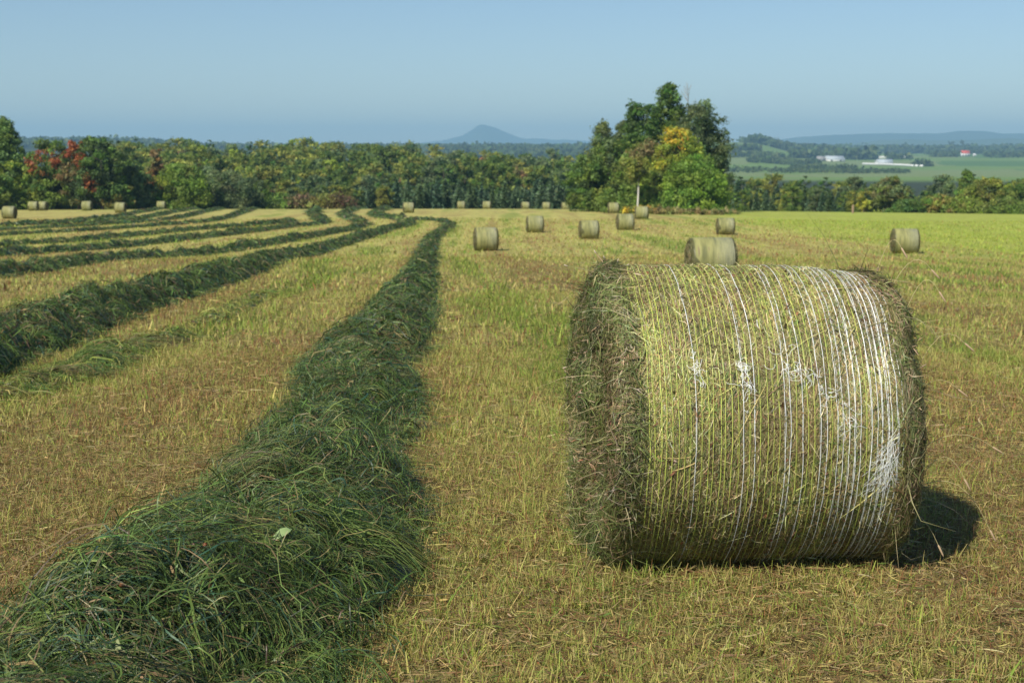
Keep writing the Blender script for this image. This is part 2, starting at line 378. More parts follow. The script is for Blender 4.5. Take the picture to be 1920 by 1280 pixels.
ROWS = [
 (main_pts, lambda a_: np.interp(a_, [0, 1.5, 3, 4.2, 6, 9.5, 15, 25, 60], [.64, .62, .54, .46, .39, .42, .48, .44, .40]), .21, 1, 'longest dark green windrow, running from the bottom left corner past the large bale', 1.0, 1.0),
 (P_([(-330, 790), (-150, 722), (0, 658), (100, 624), (200, 588), (330, 552), (450, 510), (560, 480), (650, 455), (720, 432), (770, 421), (760, 414), (715, 409), (698, 402), (720, 393), (742, 387)]), .60, .29, 2, 'lumpy green windrow of cut grass, the next one left of the longest windrow', 1.15, 1.0),
 (P_([(-300, 565), (-120, 535), (0, 517), (100, 503), (200, 490), (330, 481), (480, 463), (600, 441), (690, 423), (660, 412), (640, 402), (660, 394), (700, 387)]), .58, .26, 3, 'third windrow of cut grass from the large bale, left of the two nearest windrows', 1.0, 1.0),
 (P_([(-250, 510), (0, 478), (150, 470), (300, 455), (450, 437), (560, 424), (610, 420), (600, 411), (582, 400), (605, 391), (640, 387)]), .56, .25, 4, 'fourth windrow of cut grass from the large bale, ending in a hook near the wood', 1.0, 1.0),
 (P_([(-200, 480), (0, 460), (120, 455), (270, 440), (400, 428), (520, 420), (545, 414)]), .55, .22, 5, 'short straight windrow between the hooked one and the rows at the far left', 1.0, 1.0),
 (P_([(-200, 455), (0, 441), (150, 434), (300, 424), (400, 415), (440, 405), (465, 395), (500, 389)]), .5, .21, 6, 'windrow of cut grass bending uphill, fourth counted from the far left bales', .8, 1.0),
 (P_([(-200, 444), (0, 432), (150, 425), (300, 415), (350, 407), (390, 397), (455, 389)]), .5, .21, 7, 'windrow of cut grass bending uphill, third counted from the far left bales', .8, 1.0),
 (P_([(0, 424), (150, 419), (260, 411), (300, 404), (350, 395), (410, 388)]), .5, .21, 8, 'windrow of cut grass bending uphill, second counted from the far left bales', .8, 1.0),
 (P_([(-100, 428), (60, 421), (200, 409), (240, 404), (280, 396), (345, 388)]), .5, .21, 9, 'windrow nearest the far left bales, ending below the orange leaved tree', .8, 1.0),
]
ROBJ = []
for r in ROWS: ROBJ.append(build_row(*r))
# thin leftover line of uncollected green grass between the two nearest windrows
for pts, sd, lb in (([(-60, 765), (0, 742), (60, 735), (160, 700), (260, 658), (330, 635)], 31, 'thin broken line of leftover grass between the two nearest windrows, lower part'),
                    ([(380, 610), (450, 575), (530, 548)], 32, 'thin broken line of leftover grass between the two nearest windrows, upper part')):
    build_row(P_(pts), .22, .03, sd, lb, 1.6, .32, [[.16, .2, .045], [.11, .16, .03], [.22, .16, .06], [.26, .26, .06]], [1, 1, .7, .8], 'thin lines of leftover grass', name='grass_line')

# ------------------------------------------------------------------ stubble
def in_row(x, y):
    m = np.zeros(len(x), bool)
    for R in ROBJ[:4]:
        q = R.P[::3]
        k = np.hypot(q[:, 0], q[:, 1]) < 45
        q = q[k]
        if len(q) == 0: continue
        for c in range(0, len(x), 60000):
            d2 = ((x[c:c+60000, None] - q[None, :, 0]) ** 2 + (y[c:c+60000, None] - q[None, :, 1]) ** 2).min(1)
            m[c:c+60000] |= d2 < (R.w * .62) ** 2
    return m
def scatter(d0, d1, dens, half=.47):
    n = int(dens * half * (d1 ** 2 - d0 ** 2)); d = np.sqrt(rng.random(n) * (d1 ** 2 - d0 ** 2) + d0 ** 2)
    return (rng.random(n) * 2 - 1) * half * d, d
BALE = np.array([.998, 6.205])
def stubble():
    acc = Acc()
    for d0, d1, dens, h, w, k in ((3.4, 9, 8200, .055, .0020, 3), (9, 16, 3000, .062, .0030, 3), (16, 32, 330, .075, .0065, 2), (32, 70, 62, .09, .016, 2), (70, 150, 14, .11, .03, 2)):
        x, y = scatter(d0, d1, dens)
        tu = fbm(x / .12, y / .12, 71, 2)                                        # tufts
        keep = rng.random(len(x)) < .12 + 1.5 * sm(tu, .38, .62)
        x, y = x[keep], y[keep]
        keep = ~in_row(x, y) if d0 < 32 else np.ones(len(x), bool)
        inb = (np.abs(x - BALE[0]) < .55) & (np.abs(y - BALE[1]) < .22); keep &= ~inb
        x, y = x[keep], y[keep]; n = len(x)
        br, gr, li, g = field_mix(x, y)
        c = np.where((rng.random(n) < .55)[:, None], pal([STRAW * 1.1, YG * [.95, 1.05, .9], BROWN * [1.35, 1.1, 1.1], GREEN * 1.5], [.29, .37, .18, .16], n), field_color(x, y) * (1 + .2 * rng.standard_normal((n, 1))))
        c = np.where((rng.random(n) < .65 * br)[:, None], pal([BROWN * 1.1, BROWN * [1.6, 1.45, 1.4], STRAW * .9], [1, 1, .8], n), c)
        c = np.where((rng.random(n) < .7 * gr)[:, None], pal([GREEN, GREEN * 1.45, YG * .9], [.8, 1, 1], n), c)
        c = np.where((rng.random(n) < .85 * li)[:, None], pal([LIME, LIME * 1.15, YG], [1, 1, .5], n), c)
        c = np.clip(c, .01, .8)
        hh = h * rng.lognormal(-.05, .35, n) * (1 + .35 * gr - .25 * br) * (.7 + .6 * fbm(x / .5, y / .5, 77))
        lean = rng.normal(0, .2, (n, 2)); ly = rng.random(n) < .14 + .12 * br                # some lie flat
        lean[ly] = unit(rng.normal(0, 1, (ly.sum(), 2))) * rng.uniform(1.2, 3.0, (ly.sum(), 1)); 
        t = np.linspace(0, 1, k)[None, :, None]
        P0 = np.stack([x, y, gz(x, y) - .004], -1)[:, None]
        dirv = np.concatenate([lean, np.ones((n, 1))], 1)[:, None]; dirv = unit(dirv) 
        P = P0 + dirv * t * hh[:, None, None]; bendv = np.concatenate([rng.normal(0, .22, (n, 2)), np.zeros((n, 1))], 1)[:, None]
        P = P + bendv * (t ** 2) * hh[:, None, None]
        P[..., 2] += (ly * rng.uniform(.005, .03, n))[:, None]
        an = rng.random(n) * np.pi; S = np.stack([np.cos(an), np.sin(an), 0 * an], -1)[:, None]
        W = w * rng.lognormal(0, .35, n)[:, None] * np.linspace(1, .35, k)[None]
        acc.add(*ribbons(P, S, W, c))
    o = link('stubble_grass', acc.mesh('stubble_grass', [M_stub])); tag(o, 'short yellow and brown mown stubble over the field', 'stubble', kind='stuff')
    # loose straw litter
    acc = Acc()
    for d0, d1, dens, w, L in ((3.4, 9, 3600, .0015, .05), (3.4, 9, 220, .0014, .11), (9, 18, 500, .0026, .07), (18, 40, 25, .006, .2)):
        x, y = scatter(d0, d1, dens); keep = ~in_row(x, y); x, y = x[keep], y[keep]; n = len(x)
        an = rng.random(n) * 2 * np.pi; Ln = L * rng.lognormal(0, .4, n); t = np.linspace(-.5, .5, 4)[None]
        a2 = an[:, None] + rng.normal(0, .5, n)[:, None] * t
        X = x[:, None] + np.cos(a2) * t * Ln[:, None]; Y = y[:, None] + np.sin(a2) * t * Ln[:, None]
        Z = gz(X, Y) + rng.uniform(.012, .05, n)[:, None] + rng.normal(0, .18, n)[:, None] * t * Ln[:, None]
        S = np.stack([-np.sin(an), np.cos(an), rng.normal(0, .4, n)], -1)[:, None]
        W = w * rng.lognormal(0, .3, n)[:, None] * np.array([.6, 1, 1, .4])[None]
        acc.add(*ribbons(np.stack([X, Y, Z], -1), S, W, pal([BROWN * 1.1, STRAW, [.19, .11, .055], [.50, .42, .22], [.13, .19, .04], [.33, .24, .12]], [.9, .9, .7, .25, .6, .9], n)))
    o = link('straw_litter', acc.mesh('straw_litter', [M_stub])); tag(o, 'loose dry cuttings lying between the stubble', 'straw', kind='stuff')
stubble()

# ------------------------------------------------------------------ the near bale
R0 = .65
prof_a = np.array([-.665, -.675, -.672, -.65, -.63, -.595, -.565, -.3, 0, .3, .545, .58, .615, .635, .64, .63])
prof_r = np.array([.0, .25, .45, .575, .63, .65, .65, .652, .648, .64, .628, .63, .6, .5, .3, .0])
prof_q = np.concatenate([[0], np.cumsum(np.hypot(np.diff(prof_a), np.diff(prof_r)))])
def bsurf(q, ph):
    q = np.clip(q, .002, prof_q[-1] - .002)
    def pt(q, ph):
        a = np.interp(q, prof_q, prof_a); r = np.interp(q, prof_q, prof_r)
        side = np.exp(-((a) / .56) ** 8)
        lum = (fbm(ph * 2.2 + 9, a * 4 + 3, 90, 2) - .5)
        r = r * (1 + .035 * lum); a = a + (1 - side) * .12 * (fbm(ph * 1.6 + 2 + 0 * a, r * 5, 95) - .5) * np.sign(a) * 1.0
        z = R0 - .018 * sm(a, .1, .6) + r * np.cos(ph); z = np.where(z < .03, .03 - (.03 - z) * .1, z)
        return np.stack([a, -r * np.sin(ph), z - .02], -1)
    e = .012
    p = pt(q, ph); n = unit(np.cross(pt(q + e, ph) - pt(q - e, ph), pt(q, ph + e) - pt(q, ph - e)))
    cen = np.stack([p[..., 0] * .75, 0 * p[..., 1], 0 * p[..., 2] + R0], -1)
    n = n * np.sign((n * (p - cen)).sum(-1, keepdims=True))
    return p, n
QL = float(np.interp(6, np.arange(16), prof_q)); QR = float(np.interp(10, np.arange(16), prof_q)); QE = prof_q[-1]
def bale_blades(acc, n, qa, qb, th_mu, th_sd, Lm, w, cols, cw, lift, kk=4, lift_sd=.004, stick=0, ph_lo=-np.pi, ph_hi=np.pi, curv=.6, clump=None):
    q0 = rng.uniform(qa, qb, n); ph = rng.uniform(ph_lo, ph_hi, n)
    r = np.maximum(np.interp(q0, prof_q, prof_r), .04)
    if qa < .05 or qb > QE - .05:                                    # even cover of a disc
        keep = rng.random(n) < r / .65; q0, ph, r = q0[keep], ph[keep], r[keep]; n = len(q0)
    th = rng.normal(th_mu, th_sd, n) + (rng.random(n) < .15) * rng.uniform(-1.5, 1.5, n)
    L = Lm * rng.lognormal(-.1, .45, n); t = np.linspace(-.5, .5, kk)[None]
    ang = th[:, None] + rng.normal(0, curv, n)[:, None] * t
    qq = q0[:, None] + np.cos(ang) * t * L[:, None]; pp = ph[:, None] + np.sin(ang) * t * L[:, None] / r[:, None]
    P, N = bsurf(qq, pp)
    lf = np.maximum(rng.normal(lift, lift_sd, n)[:, None] + rng.normal(0, .006, n)[:, None] * t * 2, .001)
    if stick > 0: lf = lf + np.maximum(t, 0) * 2 * (rng.gamma(1.2, stick, n))[:, None]
    P = P + N * lf[..., None]
    T = unit(np.gradient(P, axis=1)); S = unit(unit(np.cross(T, N)) + N * rng.normal(0, .6, (n, 1, 1)))
    W = w * rng.lognormal(0, .4, n)[:, None] * np.interp(np.linspace(0, 1, kk), [0, .3, .7, 1], [.6, 1, .8, .15])[None]
    C = pal(cols, cw, n, .28)
    if clump is not None: C = clump(q0, ph, C)
    acc.add(*ribbons(P, S, W, C))
root = link('hay_bale', None, None, (BALE[0], BALE[1], -1.768), math.radians(4.5)); root.empty_display_size = .3
tag(root, 'large round bale of green hay in the foreground, wrapped in yellow and white netting', 'hay bale', 'round hay bales on the field')
def near_bale():
    # hay body
    acc = Acc(); q = np.linspace(.003, QE - .003, 90); ph = np.linspace(-np.pi, np.pi, 181)[:-1]
    Qg, Pg = np.meshgrid(q, ph, indexing='ij'); P, N = bsurf(Qg, Pg); P = P - N * .012
    k = len(ph); i = np.arange(len(q) - 1)[:, None] * k; j = np.arange(k)[None]; j2 = (j + 1) % k
    Fq = np.stack([i + j, i + j2, i + k + j2, i + k + j], -1).reshape(-1, 4)
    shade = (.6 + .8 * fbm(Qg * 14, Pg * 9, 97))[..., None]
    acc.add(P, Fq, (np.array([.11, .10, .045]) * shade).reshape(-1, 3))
    def side_tint(q0, ph, C):
        f = fbm(q0 * 5.0, ph * 2.4, 120); g = fbm(q0 * 9, ph * 4, 124); tq = (q0 - QL) / (QR - QL)
        # bleached yellow patches, brown patches and fresh green ones run round the bale
        yel = sm(f, .46, .66)[:, None]; brn = sm(1 - f, .5, .7)[:, None] * (.35 + .65 * sm(tq, .2, .7))[:, None]
        C = C * (1 + yel * np.array([.28, .30, .16])) ; C = C * (1 - .35 * brn) + np.array([.24, .15, .07]) * .35 * brn
        return np.clip(C * (.72 + 1.0 * g)[:, None], .01, .75)
    sc = [[.25, .245, .095], [.23, .16, .085], [.12, .165, .05], [.38, .33, .18], [.16, .10, .06], [.07, .095, .04], [.50, .44, .27]]
    sw = [.26, .2, .2, .14, .09, .08, .05]
    bale_blades(acc, 95000, QL, QR, np.pi / 2, .6, .05, .0012, sc, sw, .001, 3, .0035, clump=side_tint, ph_lo=-.6, ph_hi=2.9)
    bale_blades(acc, 12000, QL, QR, np.pi / 2, .6, .1, .002, sc, sw, .001, 3, .005, clump=side_tint, ph_lo=2.6, ph_hi=5.9)
    bale_blades(acc, 260, QL, QR, np.pi / 2 + .5, .4, .2, .0015, [[.55, .48, .2], [.42, .34, .15]], [1, 1], .006, 6, .002, curv=.2, clump=None, ph_lo=.2, ph_hi=2.7)
    # dark leaf fragments
    bale_blades(acc, 900, QL, QR, 0, 2, .022, .004, [[.12, .06, .03], [.08, .07, .03], [.22, .1, .05]], [1, 1, .4], .006, 3, .002, ph_lo=0, ph_hi=2.7)
    o = link('hay_body', acc.mesh('hay_body', [M_hay]), root)
    # loose hay of the two ends
    gc = [[.13, .15, .05], [.09, .125, .03], [.21, .16, .085], [.17, .20, .06], [.28, .21, .12], [.07, .06, .035], [.36, .30, .18]]
    gw = [.30, .24, .14, .15, .08, .07, .04]
    def end_tint(q0, ph, C):
        f = fbm(q0 * 7, ph * 2.5, 133)[:, None]; fz = fbm(q0 * 4 + 8, ph * 1.7, 138)[:, None]
        C = C * (.35 + 1.4 * f); return np.clip(C * (1 + (fz - .5) * np.array([.5, -.1, .2])), .01, .6)
    for s, qa, qb, n in ((-1, .0, QL + .02, 1.0), (1, QR - .02, QE, .55)):
        acc = Acc()
        bale_blades(acc, int(80000 * n), qa, qb, np.pi / 2, .85, .07, .0014, gc, gw, .004, 5, .012, .006, clump=end_tint, curv=1.3)
        bale_blades(acc, int(9000 * n), qa, qb, np.pi / 2, 1.2, .08, .0014, gc, gw, .012, 5, .010, .02, clump=end_tint, curv=1.8)
        rim = (QL - .12, QL - .01) if s < 0 else (QR - .015, QR + .1)
        bale_blades(acc, int(17000 * (1 if s < 0 else .8)), rim[0], rim[1], np.pi / 2, .17, .15, .0014, [[.28, .22, .12], [.17, .13, .07], [.13, .15, .05], [.36, .29, .17], [.1, .11, .04]], [1, 1, 1.1, .4, .8], .004, 6, .006, .004, clump=end_tint)
        # long stalks and wisps sticking out
        bale_blades(acc, 260 if s < 0 else 300, rim[0] - .12 * (s < 0), rim[1] + .1 * (s > 0), np.pi / 2, .9, .3, .0012, [[.36, .34, .15], [.24, .26, .1], [.42, .34, .2]], [1, 1, 1], .01, 7, .01, .075, curv=1.2)
        # seed heads and papery bits
        m = 420 if s < 0 else 170
        q0 = rng.uniform(qa + .05, qb - .02, m) if s < 0 else rng.uniform(qa + .02, qb - .1, m); phh = rng.uniform(-np.pi, np.pi, m); Pp, Nn = bsurf(q0, phh)
        for t in range(m):
            dr = unit(rng.normal(0, 1, 3) + Nn[t] * .3); o0 = Pp[t] + Nn[t] * rng.uniform(.01, .03); Lh = rng.uniform(.015, .04)
            tube(acc, [o0, o0 + dr * Lh * .2, o0 + dr * Lh * .8, o0 + dr * Lh], [.0008, .003, .0026, .0006], 4, pal([[.36, .27, .17], [.3, .24, .14], [.24, .12, .07]], [1, 1, .4], 1)[0])
        if s > 0:   # timothy stalks leaning out low on the right
            for (zz, yy, hx, hz, droop) in ((.36, -.45, .36, .10, .16), (.34, -.5, .22, .22, .05), (.42, -.3, .42, .18, .02), (.5, -.2, .3, .3, -.02), (.62, -.3, .28, .38, -.04), (.3, -.4, .16, -.02, .1), (1.0, -.3, .16, .25, 0), (1.1, -.1, .2, .22, 0), (1.22, 0, .1, .18, 0)):
                tt = np.linspace(0, 1, 9); st = np.array([.6, yy, zz])
                pth = st + np.stack([hx * tt, -.05 * tt, hz * np.sin(tt * 2.2) / np.sin(1.57) - droop * tt ** 3 * 1.4], -1)
                tube(acc, pth, np.linspace(.0019, .0012, 9), 4, [.46, .40, .2]); dd = unit(pth[-1] - pth[-2])
                tube(acc, [pth[-1], pth[-1] + dd * .006, pth[-1] + dd * .045, pth[-1] + dd * .055], [.001, .0045, .004, .001], 6, [.45, .33, .21])
        # tuft of dry stalks standing up on the top left edge, and single stems leaning out to the left
        if s < 0:
            for (a0, y0, z0, dx, dy, dz, w_, c) in ((-.58, .02, 1.27, -.05, .02, .09, .004, [.42, .30, .18]), (-.57, 0, 1.27, -.03, -.02, .07, .0035, [.36, .26, .15]), (-.56, .03, 1.27, .02, 0, .05, .002, [.4, .32, .2]), (-.6, -.02, 1.25, -.16, 0, .06, .001, [.5, .46, .25]),
                                                   (-.6, 0, 1.26, .09, -.02, .05, .0012, [.4, .36, .2]), (-.62, -.2, 1.16, -.09, -.05, -.02, .0012, [.45, .4, .24]), (-.64, -.3, .95, -.16, -.04, -.03, .0012, [.42, .4, .2]), (-.64, -.35, .8, -.1, -.05, .02, .001, [.4, .38, .2]), (-.64, -.4, .3, -.1, -.06, -.22, .001, [.4, .38, .2])):
                tt = np.linspace(0, 1, 6); tube(acc, np.array([a0, y0, z0]) + np.stack([dx * tt, dy * tt, dz * tt - .02 * tt ** 2], -1), w_ * (1 - .6 * tt), 5, c)
                e_ = np.array([a0 + dx, y0 + dy, z0 + dz - .02]); dd = unit(np.array([dx, dy, dz])); tube(acc, [e_, e_ + dd * .004, e_ + dd * .016, e_ + dd * .02], [.001, .0035, .003, .0008], 5, [.5, .42, .3])
        link('loose_hay', acc.mesh('loose_hay', [M_hay]), root)
    # net wrap
    acc = Acc(); ns = 47
    white = {10, 18, 20, 25, 26, 28, 31, 32, 34, 35} | set(range(36, 47)); white -= {39}
    posn = []
    WHT = np.array([.80, .84, .84]); YEL = np.array([.55, .64, .13])
    def strand(qs, phs, w, c, lift, m=0):
        P, N = bsurf(qs, phs); P = P + N * (lift if np.ndim(lift) == 0 else lift[:, None])
        T = unit(np.gradient(P, axis=0)); S = unit(np.cross(T, N))
        V = np.stack([P - S * w, P + N * w * .9, P + S * w], 1); k = len(P)
        i = np.arange(k - 1)[:, None] * 3; j = np.array([0, 1])[None]
        Qd = np.stack([i + j, i + j + 1, i + j + 4, i + j + 3], -1).reshape(-1, 4)
        acc.add(V.reshape(-1, 3), Qd, c, m)
    phs = np.linspace(-.9, np.pi * 2 - .95, 420)
    for i in range(ns):
        f = i / (ns - 1)
        f = f - .012 * sm(f, .8, 1) + (.16 / ns if i in (35, 40, 42, 44) else 0) * -1
        q0 = QL + .004 + (QR - QL - .008) * f + rng.normal(0, .0022)
        wig = .006 * (vn(phs * 3.1, i * 3.3 + 0 * phs, 140) - .5) + .0035 * (vn(phs * 11, i * 5.1 + 0 * phs, 141) - .5) + .006 * (vn(phs * .9, i * 2.3 + 0 * phs, 144) - .5)
        w_ = i in white; c = (WHT if w_ else YEL) * rng.uniform(.85, 1.08)
        strand(q0 + wig, phs, .0010 if w_ else .0010, c, .0085 + .004 * vn(phs * 6, i + 0 * phs, 147), 0)
        # a second strand that separates and rejoins
        w2 = .010 * (vn(phs * 4.0, i * 1.7 + 0 * phs, 142) - .45)
        strand(q0 + w2, phs, .0006, c * .95, .0065, 0)
        if i in (37, 40, 42, 43, 45):
            strand(q0 - w2 * 1.2 + .003, phs, .0011, c, .0085, 0)
        posn.append(q0)
    # zig-zag cross threads
    for i in range(ns - 1):
        c = WHT if (i in white and i + 1 in white) else YEL
        n = 260; pz = np.linspace(-.9, np.pi * 2 - .95, n) + rng.normal(0, .004, n); z = np.where(np.arange(n) % 2 == 0, .12, .88) + rng.normal(0, .07, n)
        strand(posn[i] + (posn[i + 1] - posn[i]) * z, pz, .00035, c * .8, .006, 0)
    # frayed bunches of white threads
    for f, pc, sf, sp, n in ((.23, 1.13, .012, .10, 14), (.40, 1.14, .010, .05, 12), (.40, 1.27, .006, .14, 14), (.55, 1.12, .014, .04, 11), (.61, 1.18, .03, .03, 14), (.70, 1.30, .015, .05, 10), (.76, 1.45, .012, .10, 10), (.93, 1.72, .012, .10, 34), (.90, 1.86, .012, .05, 10), (.96, 1.60, .008, .14, 16)):
        for t in range(n):
            m = 16; tt = np.linspace(0, 1, m); q0 = QL + (QR - QL) * (f + rng.normal(0, sf)); p0 = pc + rng.normal(0, sp * .6)
            a = rng.normal(1.75, .22) if f > .85 else rng.normal(1.2, .5); Ls = rng.uniform(.03, .13) * (1.3 if f > .85 else .8)
            cur = (rng.normal(0, 2.2) * tt + rng.normal(0, 1.0) * np.sin(tt * 9)) * (.3 if f > .85 else 1)
            dq = np.cumsum(np.cos(a + cur)) * Ls / m; dp = np.cumsum(np.sin(a + cur)) * Ls / m / R0
            strand(np.clip(q0 + dq, QL, QR), p0 + dp - Ls / 2 / R0, .0006, WHT * 1.05, .011 + .008 * np.sin(tt * 3.1) * rng.random(), 0)
    mw, N, L = newmat('net_threads'); b = N['Principled BSDF']; a_ = N.new('ShaderNodeAttribute'); a_.attribute_name = 'col'
    L.new(a_.outputs['Color'], b.inputs['Base Color']); b.inputs['Roughness'].default_value = .35
    link('net_wrap', acc.mesh('net_wrap', [mw]), root)
near_bale()

# ------------------------------------------------------------------ the other bales
def net_mat():
    m, N, L = newmat('net_wrap_far'); b = N['Principled BSDF']
    tc = N.new('ShaderNodeTexCoord'); sp = N.new('ShaderNodeSeparateXYZ'); L.new(tc.outputs['Object'], sp.inputs[0])
    oi = N.new('ShaderNodeObjectInfo')
    no = N.new('ShaderNodeTexNoise'); no.noise_dimensions = '4D'; no.inputs['Scale'].default_value = 3; no.inputs['Detail'].default_value = 4
    mp = N.new('ShaderNodeMapping'); mp.inputs['Scale'].default_value = (3.2, .5, .5); L.new(tc.outputs['Object'], mp.inputs['Vector'])
    L.new(mp.outputs[0], no.inputs['Vector']); 
    mt = N.new('ShaderNodeMath'); mt.operation = 'MULTIPLY'; mt.inputs[1].default_value = 40; L.new(oi.outputs['Random'], mt.inputs[0]); L.new(mt.outputs[0], no.inputs['W'])
    cr = N.new('ShaderNodeValToRGB'); e = cr.color_ramp.elements
    e[0].position = .3; e[0].color = (.14, .15, .045, 1); e[1].position = .5; e[1].color = (.28, .28, .09, 1)
    x = e.new(.64); x.color = (.38, .37, .13, 1); x = e.new(.72); x.color = (.25, .19, .10, 1)
    L.new(no.outputs['Fac'], cr.inputs[0])
    wv = N.new('ShaderNodeTexWave'); wv.bands_direction = 'X'; wv.inputs['Scale'].default_value = 6.5; wv.inputs['Distortion'].default_value = .6; wv.inputs['Detail'].default_value = 2
    L.new(tc.outputs['Object'], wv.inputs['Vector'])
    rp = N.new('ShaderNodeMapRange'); rp.inputs['From Min'].default_value = -.1; rp.inputs['From Max'].default_value = .5; rp.inputs['To Min'].default_value = .08; rp.inputs['To Max'].default_value = .5
    L.new(sp.outputs['X'], rp.inputs['Value'])
    mm = N.new('ShaderNodeMath'); mm.operation = 'MULTIPLY'; L.new(wv.outputs['Fac'], mm.inputs[0]); L.new(rp.outputs[0], mm.inputs[1])
    mx = N.new('ShaderNodeMix'); mx.data_type = 'RGBA'; L.new(mm.outputs[0], mx.inputs[0]); L.new(cr.outputs[0], mx.inputs[6]); mx.inputs[7].default_value = (.60, .63, .60, 1)
    L.new(mx.outputs[2], b.inputs['Base Color']); b.inputs['Roughness'].default_value = .6
    bp = N.new('ShaderNodeBump'); bp.inputs['Distance'].default_value = .02; L.new(wv.outputs['Fac'], bp.inputs['Height']); L.new(bp.outputs[0], b.inputs['Normal'])
    return m
M_net = net_mat()
def revolve(acc, prof, seed, c, n=40, amp=.012):
    prof = np.array(prof); ph = np.linspace(0, 2 * np.pi, n, endpoint=False)
    A = np.repeat(prof[:, :1], n, 1); Rr = np.repeat(prof[:, 1:], n, 1) * (1 + amp * 2 * (fbm(A * 4 + 5, np.sin(ph)[None] * 3 + 0 * A, seed) - .5) + amp * np.sin(ph * 2 + seed)[None])
    Z = .655 + Rr * np.cos(ph); Z = np.where(Z < .03, .03, Z) - .02
    V = np.stack([A, -Rr * np.sin(ph), Z], -1); k = n
    i = np.arange(len(prof) - 1)[:, None] * k; j = np.arange(k)[None]; j2 = (j + 1) % k
    acc.add(V, np.stack([i + j, i + j2, i + k + j2, i + k + j], -1).reshape(-1, 4), c)
def mini_bale(seed, L=.58, fuzz=2200):
    accs = [Acc(), Acc()]
    revolve(accs[0], [[-L - .07, 0.001], [-L - .08, .3], [-L - .06, .5], [-L - .02, .62], [-L + .03, .645], [L - .03, .645], [L + .02, .62], [L + .06, .5], [L + .07, .3], [L + .06, .001]], seed, [.11, .11, .045])
    n = fuzz; s = rng.choice([-1, 1], n); r = np.sqrt(rng.random(n)) * .64; ph = rng.random(n) * 2 * np.pi
    p = np.stack([s * (L + .085 - .09 * (r / .64) ** 6), -r * np.sin(ph), .635 + r * np.cos(ph)], -1); p[:, 2] = np.maximum(p[:, 2], .02)
    tdir = unit(np.stack([rng.normal(0, .25, n), -np.cos(ph) + rng.normal(0, .5, n), -np.sin(ph) + rng.normal(0, .5, n)], -1))
    ln = rng.uniform(.06, .18, n); t = np.array([-.5, 0, .5])[None, :, None]
    ln[: n // 6] *= 1.9; P = p[:, None] + tdir[:, None] * t * ln[:, None, None] * 1.2; S = unit(rng.normal(0, 1, (n, 1, 3)))
    accs[0].add(*ribbons(P, S, np.tile([.004, .007, .002], (n, 1)), pal([[.13, .15, .05], [.2, .16, .08], [.28, .22, .12], [.07, .08, .03]], [1, 1, .6, .7], n)))
    revolve(accs[1], [[-L + .03, .645], [-L + .035, .657], [-L * .5, .66], [0, .662], [L * .5, .655], [L - .035, .65], [L - .03, .64]], seed + 1, [.3, .3, .1])
    return accs[0].mesh('hay_body', [M_hay]), accs[1].mesh('net_wrap', [M_net], True)
PROTO = [mini_bale(200 + 7 * i, L) for i, L in enumerate((.60, .58, .61))]
BL = [  # px centre, base py or None, distance if base hidden, yaw deg, label
 (1333, None, 41.5, 4, 'round hay bale whose lower half is hidden behind the large foreground bale'),
 (911, 469, 0, 7, 'round hay bale standing alone just right of the end of the longest windrow'),
 (1696, 474, 0, -4, 'lone round hay bale with a reddish stripe at the right on the bright green strip'),
 (1104, 447, 0, 5, 'round hay bale nearest behind the top left edge of the large bale'),
 (1003, 435, 0, 4, 'second round hay bale to the right of the end of the longest windrow'),
 (1172, 430, 0, 5, 'round hay bale in front of two others at the foot of the tree clump'),
 (1360, 439, 0, 0, 'round hay bale below the right end of the tree clump, behind the half hidden bale'),
 (1150, 399, 0, 2, 'small far bale at the dark foot of the tree clump, left of its white trunk'),
 (1203, 410, 0, -3, 'small pale bale in front of the orange weeds at the foot of the tree clump'),
 (766, 398, 0, 6, 'bale standing on the crest above the hooked end of the longest windrow'),
 (865, None, 241, 3, 'tiny pale bale on the crest, left one of the pair below the blue mountain'),
 (913, None, 243, -4, 'tiny pale bale on the crest, right one of the pair below the blue mountain'),
 (985, None, 247, 5, 'tiny bale on the crest, leftmost of three between the mountain and the tree clump'),
 (1024, None, 247, -2, 'tiny bale on the crest, middle one of three between the mountain and the tree clump'),
 (1060, None, 249, 3, 'tiny bale on the crest, rightmost of three between the mountain and the tree clump'),
 (18, 409, 0, 3, 'round bale at the left edge of the photo, in front of the dark trees'),
 (226, 398, 0, 2, 'round bale in front of the dark gap beside the second red maple'),
 (166, None, 205, 4, 'round bale below the red maple with the two tone crown'),
 (66, None, 207, 5, 'left bale of a touching pair below the leftmost trees'),
 (84, None, 209, -6, 'right bale of a touching pair below the leftmost trees'),
 (305, None, 228, 4, 'small bale below the slim orange tree, at the end of a windrow'),
]
for i, (px, py, d, yaw, lb) in enumerate(BL):
    p = at(px, py + 1.0) if py else atd(px, d)
    if px == 1203: print('bale', p)
    r = link('hay_bale', None, None, (p[0], p[1], float(gz(p[0], p[1]))), math.radians(yaw)); r.empty_display_size = .3
    tag(r, lb, 'hay bale', 'round hay bales on the field')
    b_, n_ = PROTO[i % 3]
    s = 1.03 + .04 * ((i * 37 % 10) / 10 - .5); r.scale = (s, s, s)
    link('hay_body', b_, r); link('net_wrap', n_, r)

